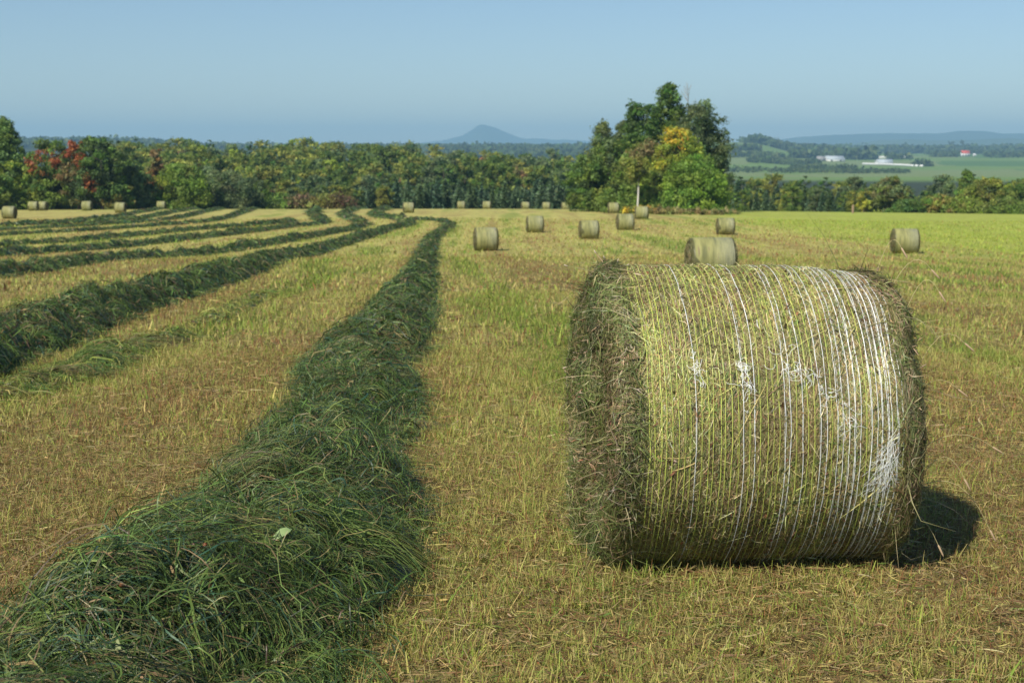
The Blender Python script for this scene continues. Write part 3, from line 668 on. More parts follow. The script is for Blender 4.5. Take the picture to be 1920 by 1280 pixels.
# ------------------------------------------------------------------ trees
def leaves(acc, C0, n, size, cols, cw, spread, tint=None, m=0, flat=.0):
    """n leaf faces round each clump centre C0 (k,3) with clump radii spread (k,)"""
    k = len(C0); idx = rng.choice(k, n, p=spread ** 2 / (spread ** 2).sum()); d = unit(rng.normal(0, 1, (n, 3))); d[:, 2] *= 1 - flat
    an_ = rng.uniform(.6, 1.35, (k, 3)); P = C0[idx] + d * an_[idx] * (spread[idx] * (rng.random(n) ** .5) * rng.uniform(.85, 1.45, n))[:, None]
    nrm = unit(d + rng.normal(0, .75, (n, 3))); a = unit(np.cross(nrm, rng.normal(0, 1, (n, 3)))); b = np.cross(nrm, a)
    s = size * rng.lognormal(0, .35, n)[:, None]
    # pointed leaf tuft: four-cornered, unequal
    V = np.stack([P - a * s, P - b * s * .55, P + a * s * 1.1, P + b * s * .6], 1)
    ck = pal(cols, cw, k, .2)[idx]; C = ck * (1 + .16 * rng.standard_normal((n, 1)))
    if tint is not None: C = tint(P, C)
    b0 = np.arange(n)[:, None] * 4 + np.arange(4)[None]
    acc.add(V.reshape(-1, 3), b0, np.repeat(np.clip(C, .005, .8), 4, 0), m)
G1 = [[.068, .115, .022], [.09, .14, .024], [.052, .092, .022], [.115, .16, .03]]
GREY = [[.085, .115, .045], [.07, .10, .04], [.10, .13, .055]]
OLIVE = [[.13, .15, .03], [.105, .135, .028], [.16, .165, .035]]
LIMEC = [[.15, .20, .025], [.12, .175, .022], [.19, .22, .03]]
YELL = [[.42, .34, .03], [.30, .28, .03], [.20, .22, .028], [.45, .27, .03]]
REDC = [[.24, .06, .022], [.26, .10, .03], [.15, .05, .025]]
DARK = [[.035, .062, .018], [.045, .078, .02], [.028, .05, .016]]
ORNG = [[.25, .115, .04], [.20, .11, .04], [.17, .11, .04]]
BRWN = [[.17, .12, .055], [.14, .115, .05], [.13, .13, .05]]
def broad(H, W, low, nc, nl, leaf, cols, bark=(.12, .10, .075), shape='round', tint=None, cols_w=None, top=None, limb=True, cr=.17, split=True, D=None):
    """tree meshes (trunk, crown); origin at the base; W crown width, low = bottom of the crown as a fraction of H"""
    T = Acc(); Cc = Acc(); D = D or W; sh0 = shape; nc = int(nc * (1.9 if nc > 46 or H > 12.5 else 1.2)); nl = int(nl * 1.9); leaf *= .82; cr *= .8
    zc = rng.random(nc) ** (.8 if shape in ('cone', 'tall') else 1.0); 
    if shape == 'round': prof = np.sqrt(np.clip(1 - (2 * zc - .85) ** 2 / 1.45, .04, 1))
    elif shape == 'cone': prof = (1 - zc) ** .7 * .95 + .07
    elif shape == 'tall': prof = .25 + .75 * np.sin(np.clip(zc, 0, 1) * 2.3 + .45) * (1 - .45 * zc)
    elif shape == 'dome': prof = np.sqrt(np.clip(1 - zc ** 2.2, .03, 1))
    an = rng.random(nc) * 2 * np.pi; rr = prof * (.45 + .55 * np.sqrt(rng.random(nc))) 
    rr *= 1 + .22 * np.sin(an * 3 + rng.random() * 6) * rng.random()
    zt = H * low + zc * H * (1 - low) * .94
    ax = rng.random(nc) < .16; rr = np.where(ax, rr * .25, rr)
    Cn = np.stack([np.cos(an) * rr * W / 2 * .86, np.sin(an) * rr * D / 2 * .86, zt], -1)
    if shape != 'cone': Cn[:, 2] += rng.normal(0, H * .02, nc)
    sp = cr * W * rng.uniform(.55, 1.2, nc) * (1 - .35 * zc)
    leaves(Cc, Cn, nl, leaf, cols, cols_w or [1] * len(cols), sp, tint, flat=.3)
    th = max(.018 * H, .06); n = 9; tt = np.linspace(0, 1, n)
    bx = np.cumsum(rng.normal(0, .012 * H, n)) * (tt > 0); by = np.cumsum(rng.normal(0, .012 * H, n)) * (tt > 0)
    tp = np.stack([bx, by, tt * H * .86 - .4 * (tt == 0)], -1); tube(T, tp, th * (1 - .88 * tt) * (1 + .6 * np.exp(-tt * 14)), 7, bark)
    if limb:
        for i in rng.choice(nc, min(nc, 22), replace=False):
            c = Cn[i]; z0 = max(H * low * .6, c[2] - .55 * np.hypot(c[0], c[1]) - H * .04); f = min(z0 / (H * .86), .97)
            p0 = np.array([np.interp(f, tt, bx), np.interp(f, tt, by), z0]); mid = (p0 + c) / 2 + [0, 0, -.03 * H]
            tube(T, [p0, mid, c], [th * (1 - .88 * f) * .55, th * .25, th * .08], 5, bark)
    return T.mesh('trunk', [M_bark]), Cc.mesh('crown', [M_leaf])
def spruce(H, W, nl, cols):
    T = Acc(); Cc = Acc(); tube(T, [[0, 0, -.4], [0, 0, H * .5], [0, 0, H * .98]], [.014 * H, .008 * H, .003 * H], 6, (.09, .07, .05))
    z = 1 - np.sqrt(rng.random(nl)) * .97; lay = np.round(z * 15) / 15 * .7 + z * .3
    an = np.floor(rng.random(nl) * 9) / 9 * 2 * np.pi + lay * 40 + rng.normal(0, .16, nl); rad = (1 - lay) ** .85 * W / 2 * (.78 + .4 * np.sin(an * 5 + lay * 31)); f = rng.random(nl) ** .6
    r = rad * f; P = np.stack([np.cos(an) * r, np.sin(an) * r, H * (.05 + .95 * lay) - .28 * r + rng.normal(0, .02 * H, nl)], -1)
    dr = unit(np.stack([np.cos(an), np.sin(an), -.25 + .5 * f], -1) + rng.normal(0, .35, (nl, 3))); sd = unit(np.cross(dr, [0, 0, 1.0]) + rng.normal(0, .4, (nl, 3)))
    s = W * .075 * rng.lognormal(0, .3, nl)[:, None]
    V = np.stack([P - dr * s, P - sd * s * .5, P + dr * s * 1.3, P + sd * s * .5], 1)
    Cc.add(V.reshape(-1, 3), np.arange(nl * 4).reshape(-1, 4), np.repeat(pal(cols, [1] * len(cols), nl, .25), 4, 0))
    return T.mesh('trunk', [M_bark]), Cc.mesh('crown', [M_needle])
def put_tree(name, meshes, p, label, cat, group=None, rz=None, s=1.0):
    r = link(name, None, None, tuple(p), rng.random() * 6.28 if rz is None else rz); r.scale = (s, s, s); tag(r, label, cat, group)
    link('trunk', meshes[0], r); link('crown', meshes[1], r)
    return r
def joined(meshes, name):
    """trunk and crown as one mesh for trees only a few pixels tall"""
    V = []; Q = []; C = []; M = []; n = 0
    for k, me in enumerate(meshes):
        v = np.empty(len(me.vertices) * 3, np.float32); me.vertices.foreach_get('co', v); q = np.empty(len(me.loops), np.int32); me.loops.foreach_get('vertex_index', q)
        c = np.empty(len(me.vertices) * 4, np.float32); me.color_attributes['col'].data.foreach_get('color', c)
        V.append(v.reshape(-1, 3)); Q.append(q.reshape(-1, 4) + n); C.append(c.reshape(-1, 4)[:, :3]); M.append(np.full(len(q) // 4, k)); n += len(me.vertices)
    return mkmesh(name, np.concatenate(V), np.concatenate(Q), [meshes[0].materials[0], meshes[1].materials[0]], np.concatenate(C), np.concatenate(M))
def hpx(ytop, d, z): return (290 - ytop) / F * d - z      # height so that the top shows at ytop

def patch_tint(patches):
    """recolour leaves near given points (own colour of autumn branches)"""
    def f(P, C):
        for (c, r, cols) in patches:
            w = np.linalg.norm((P - np.array(c)) * [1, .6, 1], axis=1) < r * (.7 + .5 * rng.random(len(P)))
            k = int(w.sum())
            if k: C = C.copy(); C[w] = pal(cols, [1] * len(cols), k, .25)
        return C
    return f
# near trees at the left edge: px, distance, top y, width m, crown low, clumps, leaves, leaf size, palette, shape, name, label, patches(relative u,v of the crown)
def edge_tree(px, d, ytop, Wpx, low, nc, nl, leaf, cols, shape, name, label, patches=(), group=None, bark=(.12, .10, .075), cr=.17, sink=0, rz=0.0, cat='tree'):
    p = atd(px, d); H = hpx(ytop, d, p[2]); W = Wpx / F * d * (1.3 if group == 'clump of trees standing on the field' else 1.22)
    pt = [((u * W / 2, -W * .25, v * H), r * W, c) for (u, v, r, c) in patches]
    ms = broad(H, W, low, nc, nl, leaf, cols, bark, shape, patch_tint(pt) if pt else None, cr=cr)
    return put_tree(name, ms, p, label, cat, group, rz)
gL = 'trees at the left end of the field'
edge_tree(20, 232, 215, 100, .12, 90, 12000, .18, G1[:2] + [[.10, .16, .05]], 'cone', 'poplar_tree', 'tall airy light green tree rising above all others at the left edge', group=gL, cr=.13)
edge_tree(-30, 236, 250, 110, .1, 70, 7000, .19, G1, 'round', 'broadleaf_tree', 'green tree cut by the left edge of the photo beside the tall airy one', group=gL)
edge_tree(36, 232, 298, 110, .02, 60, 6500, .19, LIMEC, 'dome', 'broadleaf_tree', 'low bright yellow green tree in front of the tall airy tree', group=gL)
edge_tree(-10, 226, 315, 90, .02, 50, 5000, .19, G1, 'dome', 'broadleaf_tree', 'dark green bush-like tree low at the left edge behind the edge bale', group=gL)
edge_tree(100, 232, 262, 88, .10, 80, 9500, .19, G1, 'round', 'maple_tree', 'green maple with red branch tips, left one of the two red maples', ((-.55, .62, .16, REDC), (-.1, .78, .14, REDC), (.5, .70, .17, REDC), (.0, .5, .1, ORNG)), gL)
edge_tree(150, 230, 262, 66, .08, 60, 7000, .19, [[.12, .13, .04], [.16, .12, .05], G1[0]], 'tall', 'maple_tree', 'slender maple with a rusty red crown beside the dark tree', ((-.2, .9, .3, REDC), (.3, .72, .22, ORNG + REDC), (-.1, .5, .2, BRWN), (.4, .42, .14, REDC)), gL)
edge_tree(196, 228, 251, 92, .08, 90, 11000, .2, DARK + G1[:1], 'round', 'maple_tree', 'large dark green maple with scarlet patches, right one of the two red maples', ((-.55, .66, .12, REDC), (-.2, .33, .13, REDC), (-.3, .45, .10, ORNG)), gL)
edge_tree(228, 228, 330, 50, .02, 40, 3000, .18, [[.16, .15, .04], G1[0]], 'dome', 'broadleaf_tree', 'small bush of yellowing leaves at the foot of the dark maple', group=gL)
edge_tree(254, 232, 306, 66, .04, 60, 6500, .19, [[.05, .09, .03], [.06, .105, .035]], 'round', 'broadleaf_tree', 'medium blue green tree between the dark maple and the orange tree', group=gL)
edge_tree(297, 238, 276, 40, .06, 50, 4500, .18, BRWN + ORNG[2:], 'tall', 'broadleaf_tree', 'slim tree with brown top and orange lower leaves beside the small bale', ((0, .42, .5, ORNG), (.1, .3, .4, ORNG)), gL)
edge_tree(345, 236, 306, 96, .03, 80, 9500, .2, [G1[1], G1[3], LIMEC[1]], 'round', 'broadleaf_tree', 'bright green round tree just right of the orange leaved one', group=gL)
edge_tree(420, 244, 318, 90, .03, 70, 7500, .2, GREY, 'round', 'broadleaf_tree', 'grey green round tree right of the bright green round one', group=gL)
edge_tree(470, 250, 332, 60, .03, 50, 4500, .2, [[.05, .08, .03], GREY[1]], 'round', 'broadleaf_tree', 'smaller dark grey green tree right of the grey green round one', group=gL)
edge_tree(70, 236, 330, 80, .02, 50, 4500, .19, DARK, 'dome', 'broadleaf_tree', 'low dark tree behind the touching pair of bales', group=gL)
edge_tree(140, 236, 335, 90, .02, 50, 5000, .19, DARK + G1[:1], 'dome', 'broadleaf_tree', 'low dark tree below the slender rusty maple', group=gL)

# clump of trees in the field
gC = 'clump of trees standing on the field'
edge_tree(1104, 196, 288, 76, .06, 80, 9500, .17, G1, 'round', 'broadleaf_tree', 'green tree at the left end of the field clump, with dark trunk below', group=gC)
edge_tree(1128, 205, 224, 72, .12, 80, 8500, .15, GREY + OLIVE[1:2], 'cone', 'aspen_tree', 'slim grey green feathery tree rising at the left of the field clump', group=gC, cr=.2)
edge_tree(1150, 200, 256, 92, .06, 80, 9500, .17, [GREY[1], G1[0], OLIVE[1]], 'round', 'broadleaf_tree', 'dull green tree in the left half of the clump above the far bale', group=gC)
edge_tree(1170, 208, 226, 66, .12, 56, 6500, .15, GREY, 'tall', 'aspen_tree', 'thin grey green tree with pale stem right of the slim feathery tree', group=gC, bark=(.35, .33, .28))
edge_tree(1200, 204, 190, 92, .1, 90, 12000, .17, [G1[0], G1[2], [.05, .10, .02]], 'tall', 'broadleaf_tree', 'tall dark green tree with ragged top, left of the highest tree of the clump', group=gC)
edge_tree(1250, 206, 150, 104, .1, 110, 14000, .17, [G1[0], G1[1], [.05, .10, .022]], 'cone', 'broadleaf_tree', 'highest tree of the clump, green with a narrow ragged tip', group=gC, cr=.15)
edge_tree(1306, 204, 192, 96, .08, 120, 16000, .17, [GREY[1], [.055, .085, .03], [.075, .1, .035]], 'round', 'broadleaf_tree', 'big rounded grey green tree at the right shoulder of the clump', group=gC)
edge_tree(1324, 208, 232, 66, .06, 70, 9500, .17, DARK, 'round', 'broadleaf_tree', 'dark green tree forming the right outline of the clump', group=gC)
edge_tree(1212, 194, 262, 96, .12, 90, 10000, .16, [OLIVE[0], OLIVE[1], G1[1]], 'round', 'maple_tree', 'olive green maple with reddish top in the middle of the clump', ((.1, .93, .22, BRWN), (-.4, .85, .14, BRWN)), gC)
edge_tree(1266, 190, 238, 80, .25, 80, 9000, .16, [OLIVE[0], LIMEC[0], [.20, .21, .03], YELL[2]], 'round', 'maple_tree', 'maple with golden yellow and orange leaves in the middle of the clump', ((-.15, .92, .22, YELL), (.25, .78, .15, [[.42, .2, .04], YELL[0]]), (-.6, .5, .2, YELL[1:3]), (.7, .75, .3, LIMEC)), gC)
edge_tree(1300, 184, 290, 112, .03, 110, 15000, .16, [[.095, .16, .022], [.12, .19, .025], [.075, .13, .02]], 'dome', 'maple_tree', 'bushy bright green maple reaching the ground at the right front of the clump', group=gC)
edge_tree(1230, 188, 318, 80, .08, 60, 6500, .16, [OLIVE[1], G1[1], LIMEC[1]], 'dome', 'broadleaf_tree', 'low yellow green tree in front of the middle of the clump', group=gC)
edge_tree(1163, 190, 345, 80, .02, 50, 4500, .16, G1, 'dome', 'broadleaf_tree', 'low green tree at the foot of the clump left of the white trunk', group=gC)
# birch: white stem, bare twiggy top beside the highest tree
def bare_tree(px, d, ytop, label, col, name, rad, seed, full=True):
    p = atd(px, d); H = hpx(ytop, d, p[2]); T = Acc(); B = Acc(); tt = np.linspace(0, 1, 10)
    bx = .05 * H * np.sin(tt * 2.5); tube(T, np.stack([bx, 0 * bx, tt * H - .3 * (tt == 0)], -1), rad * (1 - .85 * tt), 7, col)
    for i in range(34):
        f = rng.uniform(.55, .97); a = rng.random() * 6.28; L = (1.05 - f) * H * rng.uniform(.25, .5) + .5; c0 = np.array([np.interp(f, tt, bx), 0, f * H])
        e = c0 + np.array([math.cos(a) * L * .55, math.sin(a) * L * .55, L * .8]); tube(B, [c0, (c0 + e) / 2 + [0, 0, -.1], e], [.03, .02, .008], 4, col)
    r = link(name, None, None, tuple(p)); tag(r, label, 'tree', gC); link('trunk', T.mesh('trunk', [M_bark]), r); link('branches', B.mesh('branches', [M_bark]), r)
bare_tree(1276, 207, 158, 'thin leafless tree showing bare twigs beside the highest tree of the clump', (.32, .30, .27), 'bare_tree', .12, 1)
pb = atd(1194, 183); Hb = 6.5; TB = Acc(); tt = np.linspace(0, 1, 8); tube(TB, np.stack([.12 * np.sin(tt * 3), 0 * tt, tt * Hb - .3 * (tt == 0)], -1), .13 * (1 - .6 * tt), 8, (.6, .58, .52)); CB = Acc()
leaves(CB, np.stack([rng.normal(0, .8, 30), rng.normal(0, .8, 30), rng.uniform(Hb * .62, Hb * 1.05, 30)], -1), 2600, .15, OLIVE, [1, 1, 1], np.full(30, .55))
put_tree('birch_tree', (TB.mesh('trunk', [M_bark]), CB.mesh('crown', [M_leaf])), pb, 'small birch with a white trunk at the foot of the clump', 'tree', gC, 0)
def bush(px, d, Wm, Hm, nl, cols, label, name='shrub', leaf=.1, group='weeds and shrubs round the tree clump'):
    p = atd(px, d); A = Acc(); n = 26; a = rng.random(n) * 6.28; r = np.sqrt(rng.random(n)) * Wm / 2
    c = np.stack([np.cos(a) * r, np.sin(a) * r * .6, Hm * (.15 + .65 * rng.random(n) * (1 - (r / Wm * 2) ** 2 * .6))], -1)
    leaves(A, c, nl, leaf, cols, [1] * len(cols), np.full(n, Hm * .28)); o = link(name, A.mesh(name, [M_leaf]), None, tuple(p)); tag(o, label, 'shrub', group)
bush(1190, 178, 3.2, 1.25, 1500, [[.36, .25, .03], [.2, .18, .04], [.12, .15, .03]], 'patch of orange yellow weeds just below the white birch trunk')
bush(1228, 177, 3.6, 1.3, 1700, [[.3, .2, .04], [.16, .15, .04], [.1, .13, .03]], 'brownish yellow weeds between the birch and the bushy maple')
bush(1160, 180, 4, 1.4, 1800, [[.13, .17, .03], [.1, .14, .03]], 'green weeds left of the orange yellow weeds')
bush(1250, 176, 4, 1.1, 1600, [[.16, .14, .05], [.22, .18, .08]], 'dry brown weeds at the left foot of the bushy maple')
bush(1300, 174, 7, .9, 2200, [[.17, .15, .06], [.24, .19, .09], [.12, .13, .04]], 'dry tall grass below the bushy maple')
bush(1350, 176, 5, 1.0, 1600, [[.11, .13, .04], [.2, .17, .08]], 'dry tall grass at the right foot of the clump')
bush(340, 238, 5, 2.0, 1500, G1, 'low shrub below the bright green round tree', group='shrubs along the far edge')
for px, cc, lb in ((560, [[.11, .07, .04], [.11, .10, .035]], 'reddish shrub on the field edge under the wood, leftmost of three'), (606, [[.17, .15, .04], [.13, .15, .03]], 'olive shrub on the field edge under the wood'),
                   (640, [[.10, .055, .035], [.10, .09, .035]], 'reddish shrub on the field edge under the wood, between the olive one and the spruces'), (520, G1, 'green shrub on the field edge left of the reddish ones')):
    bush(px, 252, 6, 3.6, 1500, cc, lb, leaf=.18, group='shrubs along the far edge')

# ---- the woods behind the field: individual trees sharing a few meshes
SPR = [joined(spruce(H, W * 1.1, int(nl * 1.3), [[v * 1.25 for v in q] for q in c]), 'spruce') for H, W, nl, c in ((8, 3.6, 1700, [[.05, .085, .05], [.06, .10, .055], [.04, .07, .04]]), (9, 4.0, 1800, [[.06, .095, .05], [.075, .11, .055]]), (7, 3.4, 1500, [[.05, .08, .035], [.065, .095, .04]]), (8, 3.0, 1500, [[.09, .13, .06], [.07, .11, .055]]))]
DEC = []
for cols, nm in ((G1, 'rounded mid green'), (OLIVE, 'rounded olive'), (DARK + G1[:1], 'rounded dark green'), (LIMEC[:2] + OLIVE[:1], 'rounded yellow green'), (GREY, 'rounded grey green'), (BRWN, 'rounded brownish'), (G1[2:] + OLIVE[:1], 'broad mottled green'), ([[.20, .10, .045], [.15, .11, .045]], 'rounded rusty orange')):
    DEC.append((joined(broad(12, rng.uniform(7.5, 9.5), .08, 46, 3400, .27, [[c_ * 1.02 for c_ in cc_] for cc_ in cols], shape='round', cr=.2), 'woodland_tree'), nm))
def zone(px):
    for lim, s in ((250, 'behind the red maples at the far left'), (480, 'behind the bright green round tree'), (700, 'above the hooked ends of the windrows'), (850, 'behind the crest bale left of the mountain'), (980, 'below the blue mountain'), (1110, 'between the blue mountain and the tree clump'), (1360, 'hidden mostly behind the tree clump'), (1520, 'right of the tree clump'), (1700, 'below the white farm buildings')):
        if px < lim: return s
    return 'above the lone bale near the right edge'
WL = []
def wood(n, pr, dr, kind, hfun, scale_of, prob, group):
    pxs = np.linspace(pr[0], pr[1], n) + rng.normal(0, (pr[1] - pr[0]) / n * .5, n)
    for px in pxs:
        d = rng.uniform(*dr); p = atd(px, d); H = hfun(px, d) * .95 * rng.uniform(.8, 1.14) * (.86 + .3 * float(vn(px / 45, d / 30, 5)))
        if kind == 's':
            k = rng.choice(4, p=[.35, .3, .2, .15]); me = SPR[k]; s = H / (8, 9, 7, 8)[k]; nm = ('dark blue green spruce', 'grey green spruce', 'small dark spruce', 'pale green spruce')[k]; name = 'spruce_tree'
        else:
            k = rng.choice(8, p=prob); me, nm = DEC[k]; s = H / 12; nm += ' broadleaf tree'; name = 'woodland_tree'
            WL.append((d, px, p, k, s, f'{nm} in the wood {zone(px)}', f'{group}, {nm}, {zone(px)}'[:120])); continue
        o = link(name, me, None, tuple(p), rng.random() * 6.28); o.scale = (s * rng.uniform(.88, 1.15),) * 2 + (s,)
        tag(o, f'{nm} in the wood {zone(px)}', 'tree', f'{group}, {nm}, {zone(px)}'[:120])
pC = [.28, .25, .13, .08, .14, .03, .085, .005]; pR = [.32, .13, .20, .02, .26, .02, .05, 0]
gw_ = 'trees of the wood'
# young spruces along the far side of the crest
for dr, n in (((268, 276), 42), ((278, 288), 42), ((290, 300), 38), ((302, 314), 34)):
    wood(n // 5, (560, 740), dr, 'd', lambda px, d: 7.2, None, pC, gw_)
    wood(n, (560, 1130), dr, 's', lambda px, d: 6.6 + (d - 268) * .03 + (2 if px < 640 else 0), None, None, gw_)
for dr, n, h in (((262, 272), 20, 6.5), ((276, 290), 22, 9), ((292, 306), 24, 11)):
    wood(n, (230, 620), dr, 'd', lambda px, d: h, None, pC, gw_)
for dr, n, h in (((310, 325), 26, 11.5), ((330, 345), 30, 12), ((350, 370), 32, 12.5), ((375, 395), 34, 12.5), ((400, 425), 36, 12.5), ((430, 455), 38, 12.5), ((460, 490), 40, 12), ((495, 530), 42, 12)):
    wood(n, (60, 1150), dr, 'd', lambda px, d: h, None, pC, gw_)
# right of the clump
for dr, n, h, k in (((238, 246), 14, 3.6, 's'), ((250, 260), 20, 4.8, 's'), ((262, 275), 22, 6.0, 's'), ((278, 292), 24, 7.2, 's'), ((240, 255), 18, 4.6, 'd'), ((256, 275), 22, 6.5, 'd'), ((285, 305), 18, 8.6, 'd'), ((305, 330), 20, 9.6, 'd')):
    wood(n, (1330, 2080), dr, k, lambda px, d: h, None, pR, gw_)
WL = [t for t in WL if t[1] > 200 and not 1135 < t[1] < 1338 and t[1] < 2010]
WL.sort(key=lambda t: t[0])
for (d, px, p, k, s, lb, gp) in WL[:290]:
    o = link('woodland_tree', DEC[k][0], None, tuple(p), rng.random() * 6.28); o.scale = (s * rng.uniform(.88, 1.15),) * 2 + (s,); tag(o, lb, 'tree', gp)
fw = Acc(); cache = {}
for (d, px, p, k, s, lb, gp) in WL[290:]:
    if k not in cache:
        me = DEC[k][0]; v = np.empty(len(me.vertices) * 3, np.float32); me.vertices.foreach_get('co', v); c = np.empty(len(me.vertices) * 4, np.float32); me.color_attributes['col'].data.foreach_get('color', c)
        nq = 3400; cache[k] = (v.reshape(-1, 3)[-nq * 4:].reshape(nq, 4, 3), c.reshape(-1, 4)[-nq * 4:, :3].reshape(nq, 4, 3))
    v, c = cache[k]; sel = rng.choice(len(v), 1500, replace=False); v = v[sel]; m_ = v.mean(1, keepdims=True); v = (m_ + (v - m_) * 1.45) * s; a = rng.random() * 6.28
    x = v[..., 0] * math.cos(a) - v[..., 1] * math.sin(a) + p[0]; y = v[..., 0] * math.sin(a) + v[..., 1] * math.cos(a) + p[1]
    fw.add(np.stack([x, y, v[..., 2] + p[2]], -1).reshape(-1, 3), np.arange(6000).reshape(-1, 4), c[sel].reshape(-1, 3))
if fw.n: tag(link('far_wood', fw.mesh('far_wood', [M_leaf])), 'farther rows of broadleaf trees of the wood, showing only as crown tops', 'woodland', kind='stuff')
gR = 'trees along the right end of the field'
edge_tree(1665, 236, 330, 66, .03, 60, 6500, .19, [OLIVE[1], GREY[0], BRWN[2]], 'round', 'broadleaf_tree', 'rounded olive brown tree left of the tall tree near the right edge', group=gR)
edge_tree(1808, 240, 314, 46, .05, 60, 5500, .17, [G1[0], G1[1], GREY[1]], 'cone', 'broadleaf_tree', 'tallest green tree near the right edge, above the olive trees', group=gR)
edge_tree(1850, 232, 334, 84, .03, 70, 7500, .18, OLIVE + LIMEC[:1], 'round', 'broadleaf_tree', 'round olive yellow tree right of the tallest tree near the right edge', group=gR)
edge_tree(1906, 230, 338, 70, .03, 60, 6500, .18, [OLIVE[1], G1[0]], 'round', 'broadleaf_tree', 'green tree at the right edge of the photo', group=gR)
edge_tree(1758, 228, 366, 70, .02, 50, 5000, .17, [OLIVE[0], [.18, .15, .04], G1[1]], 'dome', 'broadleaf_tree', 'low yellowing bush tree below and left of the tallest right tree', group=gR)
edge_tree(1700, 228, 374, 60, .02, 50, 4500, .17, [G1[0], [.06, .11, .03]], 'dome', 'broadleaf_tree', 'low fresh green bush tree on the field edge left of the yellowing one', group=gR)
edge_tree(1617, 236, 352, 26, .03, 30, 2500, .17, [[.26, .25, .04], OLIVE[2]], 'round', 'broadleaf_tree', 'small yellow tree among the spruces below the white farm wall', group=gR)
edge_tree(1800, 227, 372, 80, .02, 50, 5000, .17, [OLIVE[0], LIMEC[1]], 'dome', 'broadleaf_tree', 'low yellow green bush tree on the field edge under the tallest right tree', group=gR)
edge_tree(1880, 226, 372, 80, .02, 50, 5000, .17, [G1[1], OLIVE[1]], 'dome', 'broadleaf_tree', 'low green bush tree on the field edge under the round olive yellow tree', group=gR)
# weathered post on the field edge
pa = Acc(); tube(pa, [[0, 0, -.3], [0, 0, 1.15], [.01, 0, 1.2]], [.16, .15, .05], 8, (.24, .17, .12)); o = link('field_post', pa.mesh('field_post', [M_bark]), None, tuple(atd(1597, 205)))
tag(o, 'short weathered brown post on the far edge of the bright green strip', 'post')

# ------------------------------------------------------------------ distant land
def lumps(spec, name, label):
    A = Acc()
    for (p0, p1, d0, d1, n, h, cols) in spec:
        px = rng.uniform(p0, p1, n); d = np.sqrt(rng.uniform(d0 ** 2, d1 ** 2, n)); x = (px - 960) / F * d; y = d; z = gz(x, y); hh = h * rng.lognormal(0, .22, n)
        q = 9; V0 = np.stack([x, y, z], -1)[:, None]; off = rng.normal(0, 1, (n, q, 3)) * (hh * .3)[:, None, None]; off[..., 2] = rng.random((n, q)) * hh[:, None] * .85 + hh[:, None] * .1
        Pc = (V0 + off).reshape(-1, 3); m = len(Pc); nr = unit(rng.normal(0, 1, (m, 3)) + [0, -.6, .8]); a = unit(np.cross(nr, rng.normal(0, 1, (m, 3)))); b = np.cross(nr, a); s = np.repeat(hh, q)[:, None] * rng.uniform(.18, .34, (m, 1))
        V = np.stack([Pc - a * s, Pc - b * s * .8, Pc + a * s, Pc + b * s * .8], 1); c = np.repeat(pal(cols, [1] * len(cols), n, .22), q * 4, 0)
        A.add(V.reshape(-1, 3), np.arange(m * 4).reshape(-1, 4), c)
    o = link(name, A.mesh(name, [M_far])); tag(o, label, 'woodland', kind='stuff')
FG = [[.055, .085, .03], [.045, .07, .03], [.075, .10, .035], [.035, .055, .025]]
lumps([(-200, 640, 2900, 3700, 6500, 11, FG), (600, 1200, 2700, 3700, 12000, 10, FG)], 'wooded_hills', 'dark wooded hills beyond the near wood, below the blue mountain')
lumps([(1385, 1450, 3250, 3500, 160, 9, FG), (1404, 1450, 3200, 3500, 600, 11, FG), (1412, 1450, 3200, 3400, 260, 13, FG), (1440, 1560, 3250, 3650, 1500, 12, FG), (1540, 2150, 4000, 4900, 7000, 15, FG),
       (1350, 1480, 2500, 2560, 150, 8, FG), (1400, 1535, 2180, 2270, 260, 7, FG), (1340, 1700, 1650, 1800, 500, 4, FG), (1350, 1420, 2750, 2800, 130, 10, FG), (1480, 1600, 1900, 2000, 200, 5, FG),
       (1740, 1790, 3000, 3060, 120, 8, FG), (1840, 1960, 3000, 3060, 260, 8, FG), (1850, 2150, 2900, 2960, 200, 6, FG), (1565, 1632, 2760, 2830, 240, 15, FG), (1480, 1550, 2650, 2780, 260, 11, FG), (1655, 1700, 2780, 2820, 50, 9, FG), (1710, 1740, 2180, 2230, 80, 7, FG), (1730, 1950, 3600, 3700, 400, 9, FG)],
      'distant_woods', 'distant dark hedges and woods between the farm fields at the right')
def ridge(name, pts, d, depth, seed, cols, rough, base=-28):
    px = np.array([p[0] for p in pts], float); ty = np.array([p[1] for p in pts], float)
    n, m = 240, 46; P = np.linspace(px[0], px[-1], n); tz = (290 - np.interp(P, px, ty)) / F * d
    t = np.linspace(-1, 1, m); A, Tt = np.meshgrid(P, t, indexing='ij'); Z0 = np.repeat(tz[:, None], m, 1)
    D = d + Tt * depth; X = (A - 960) / F * D
    env = np.clip(1 - np.abs(Tt) ** 1.35, 0, 1)
    Z = base + (Z0 - base) * env * (1 - rough * 1.6 * (1 - env) * (1 - fbm(X / (d * .035), D / (d * .05), seed, 4))) + (fbm(X / 90, D / 90, seed + 3) - .5) * rough * 30 * env
    V = np.stack([X, D, Z], -1).reshape(-1, 3); i = np.arange(n - 1)[:, None] * m; j = np.arange(m - 1)[None]
    Q = np.stack([i + j, i + m + j, i + m + j + 1, i + j + 1], -1).reshape(-1, 4)
    f = fbm(X / 300, D / 300, seed + 7)[..., None].reshape(-1, 1); c = np.array(cols[0]) * (1 - f) + np.array(cols[1]) * f
    o = link(name, mkmesh(name, V, Q, [M_far], c, None, True)); tag(o, kind='structure')
RG = [[.04, .06, .03], [.08, .10, .045]]
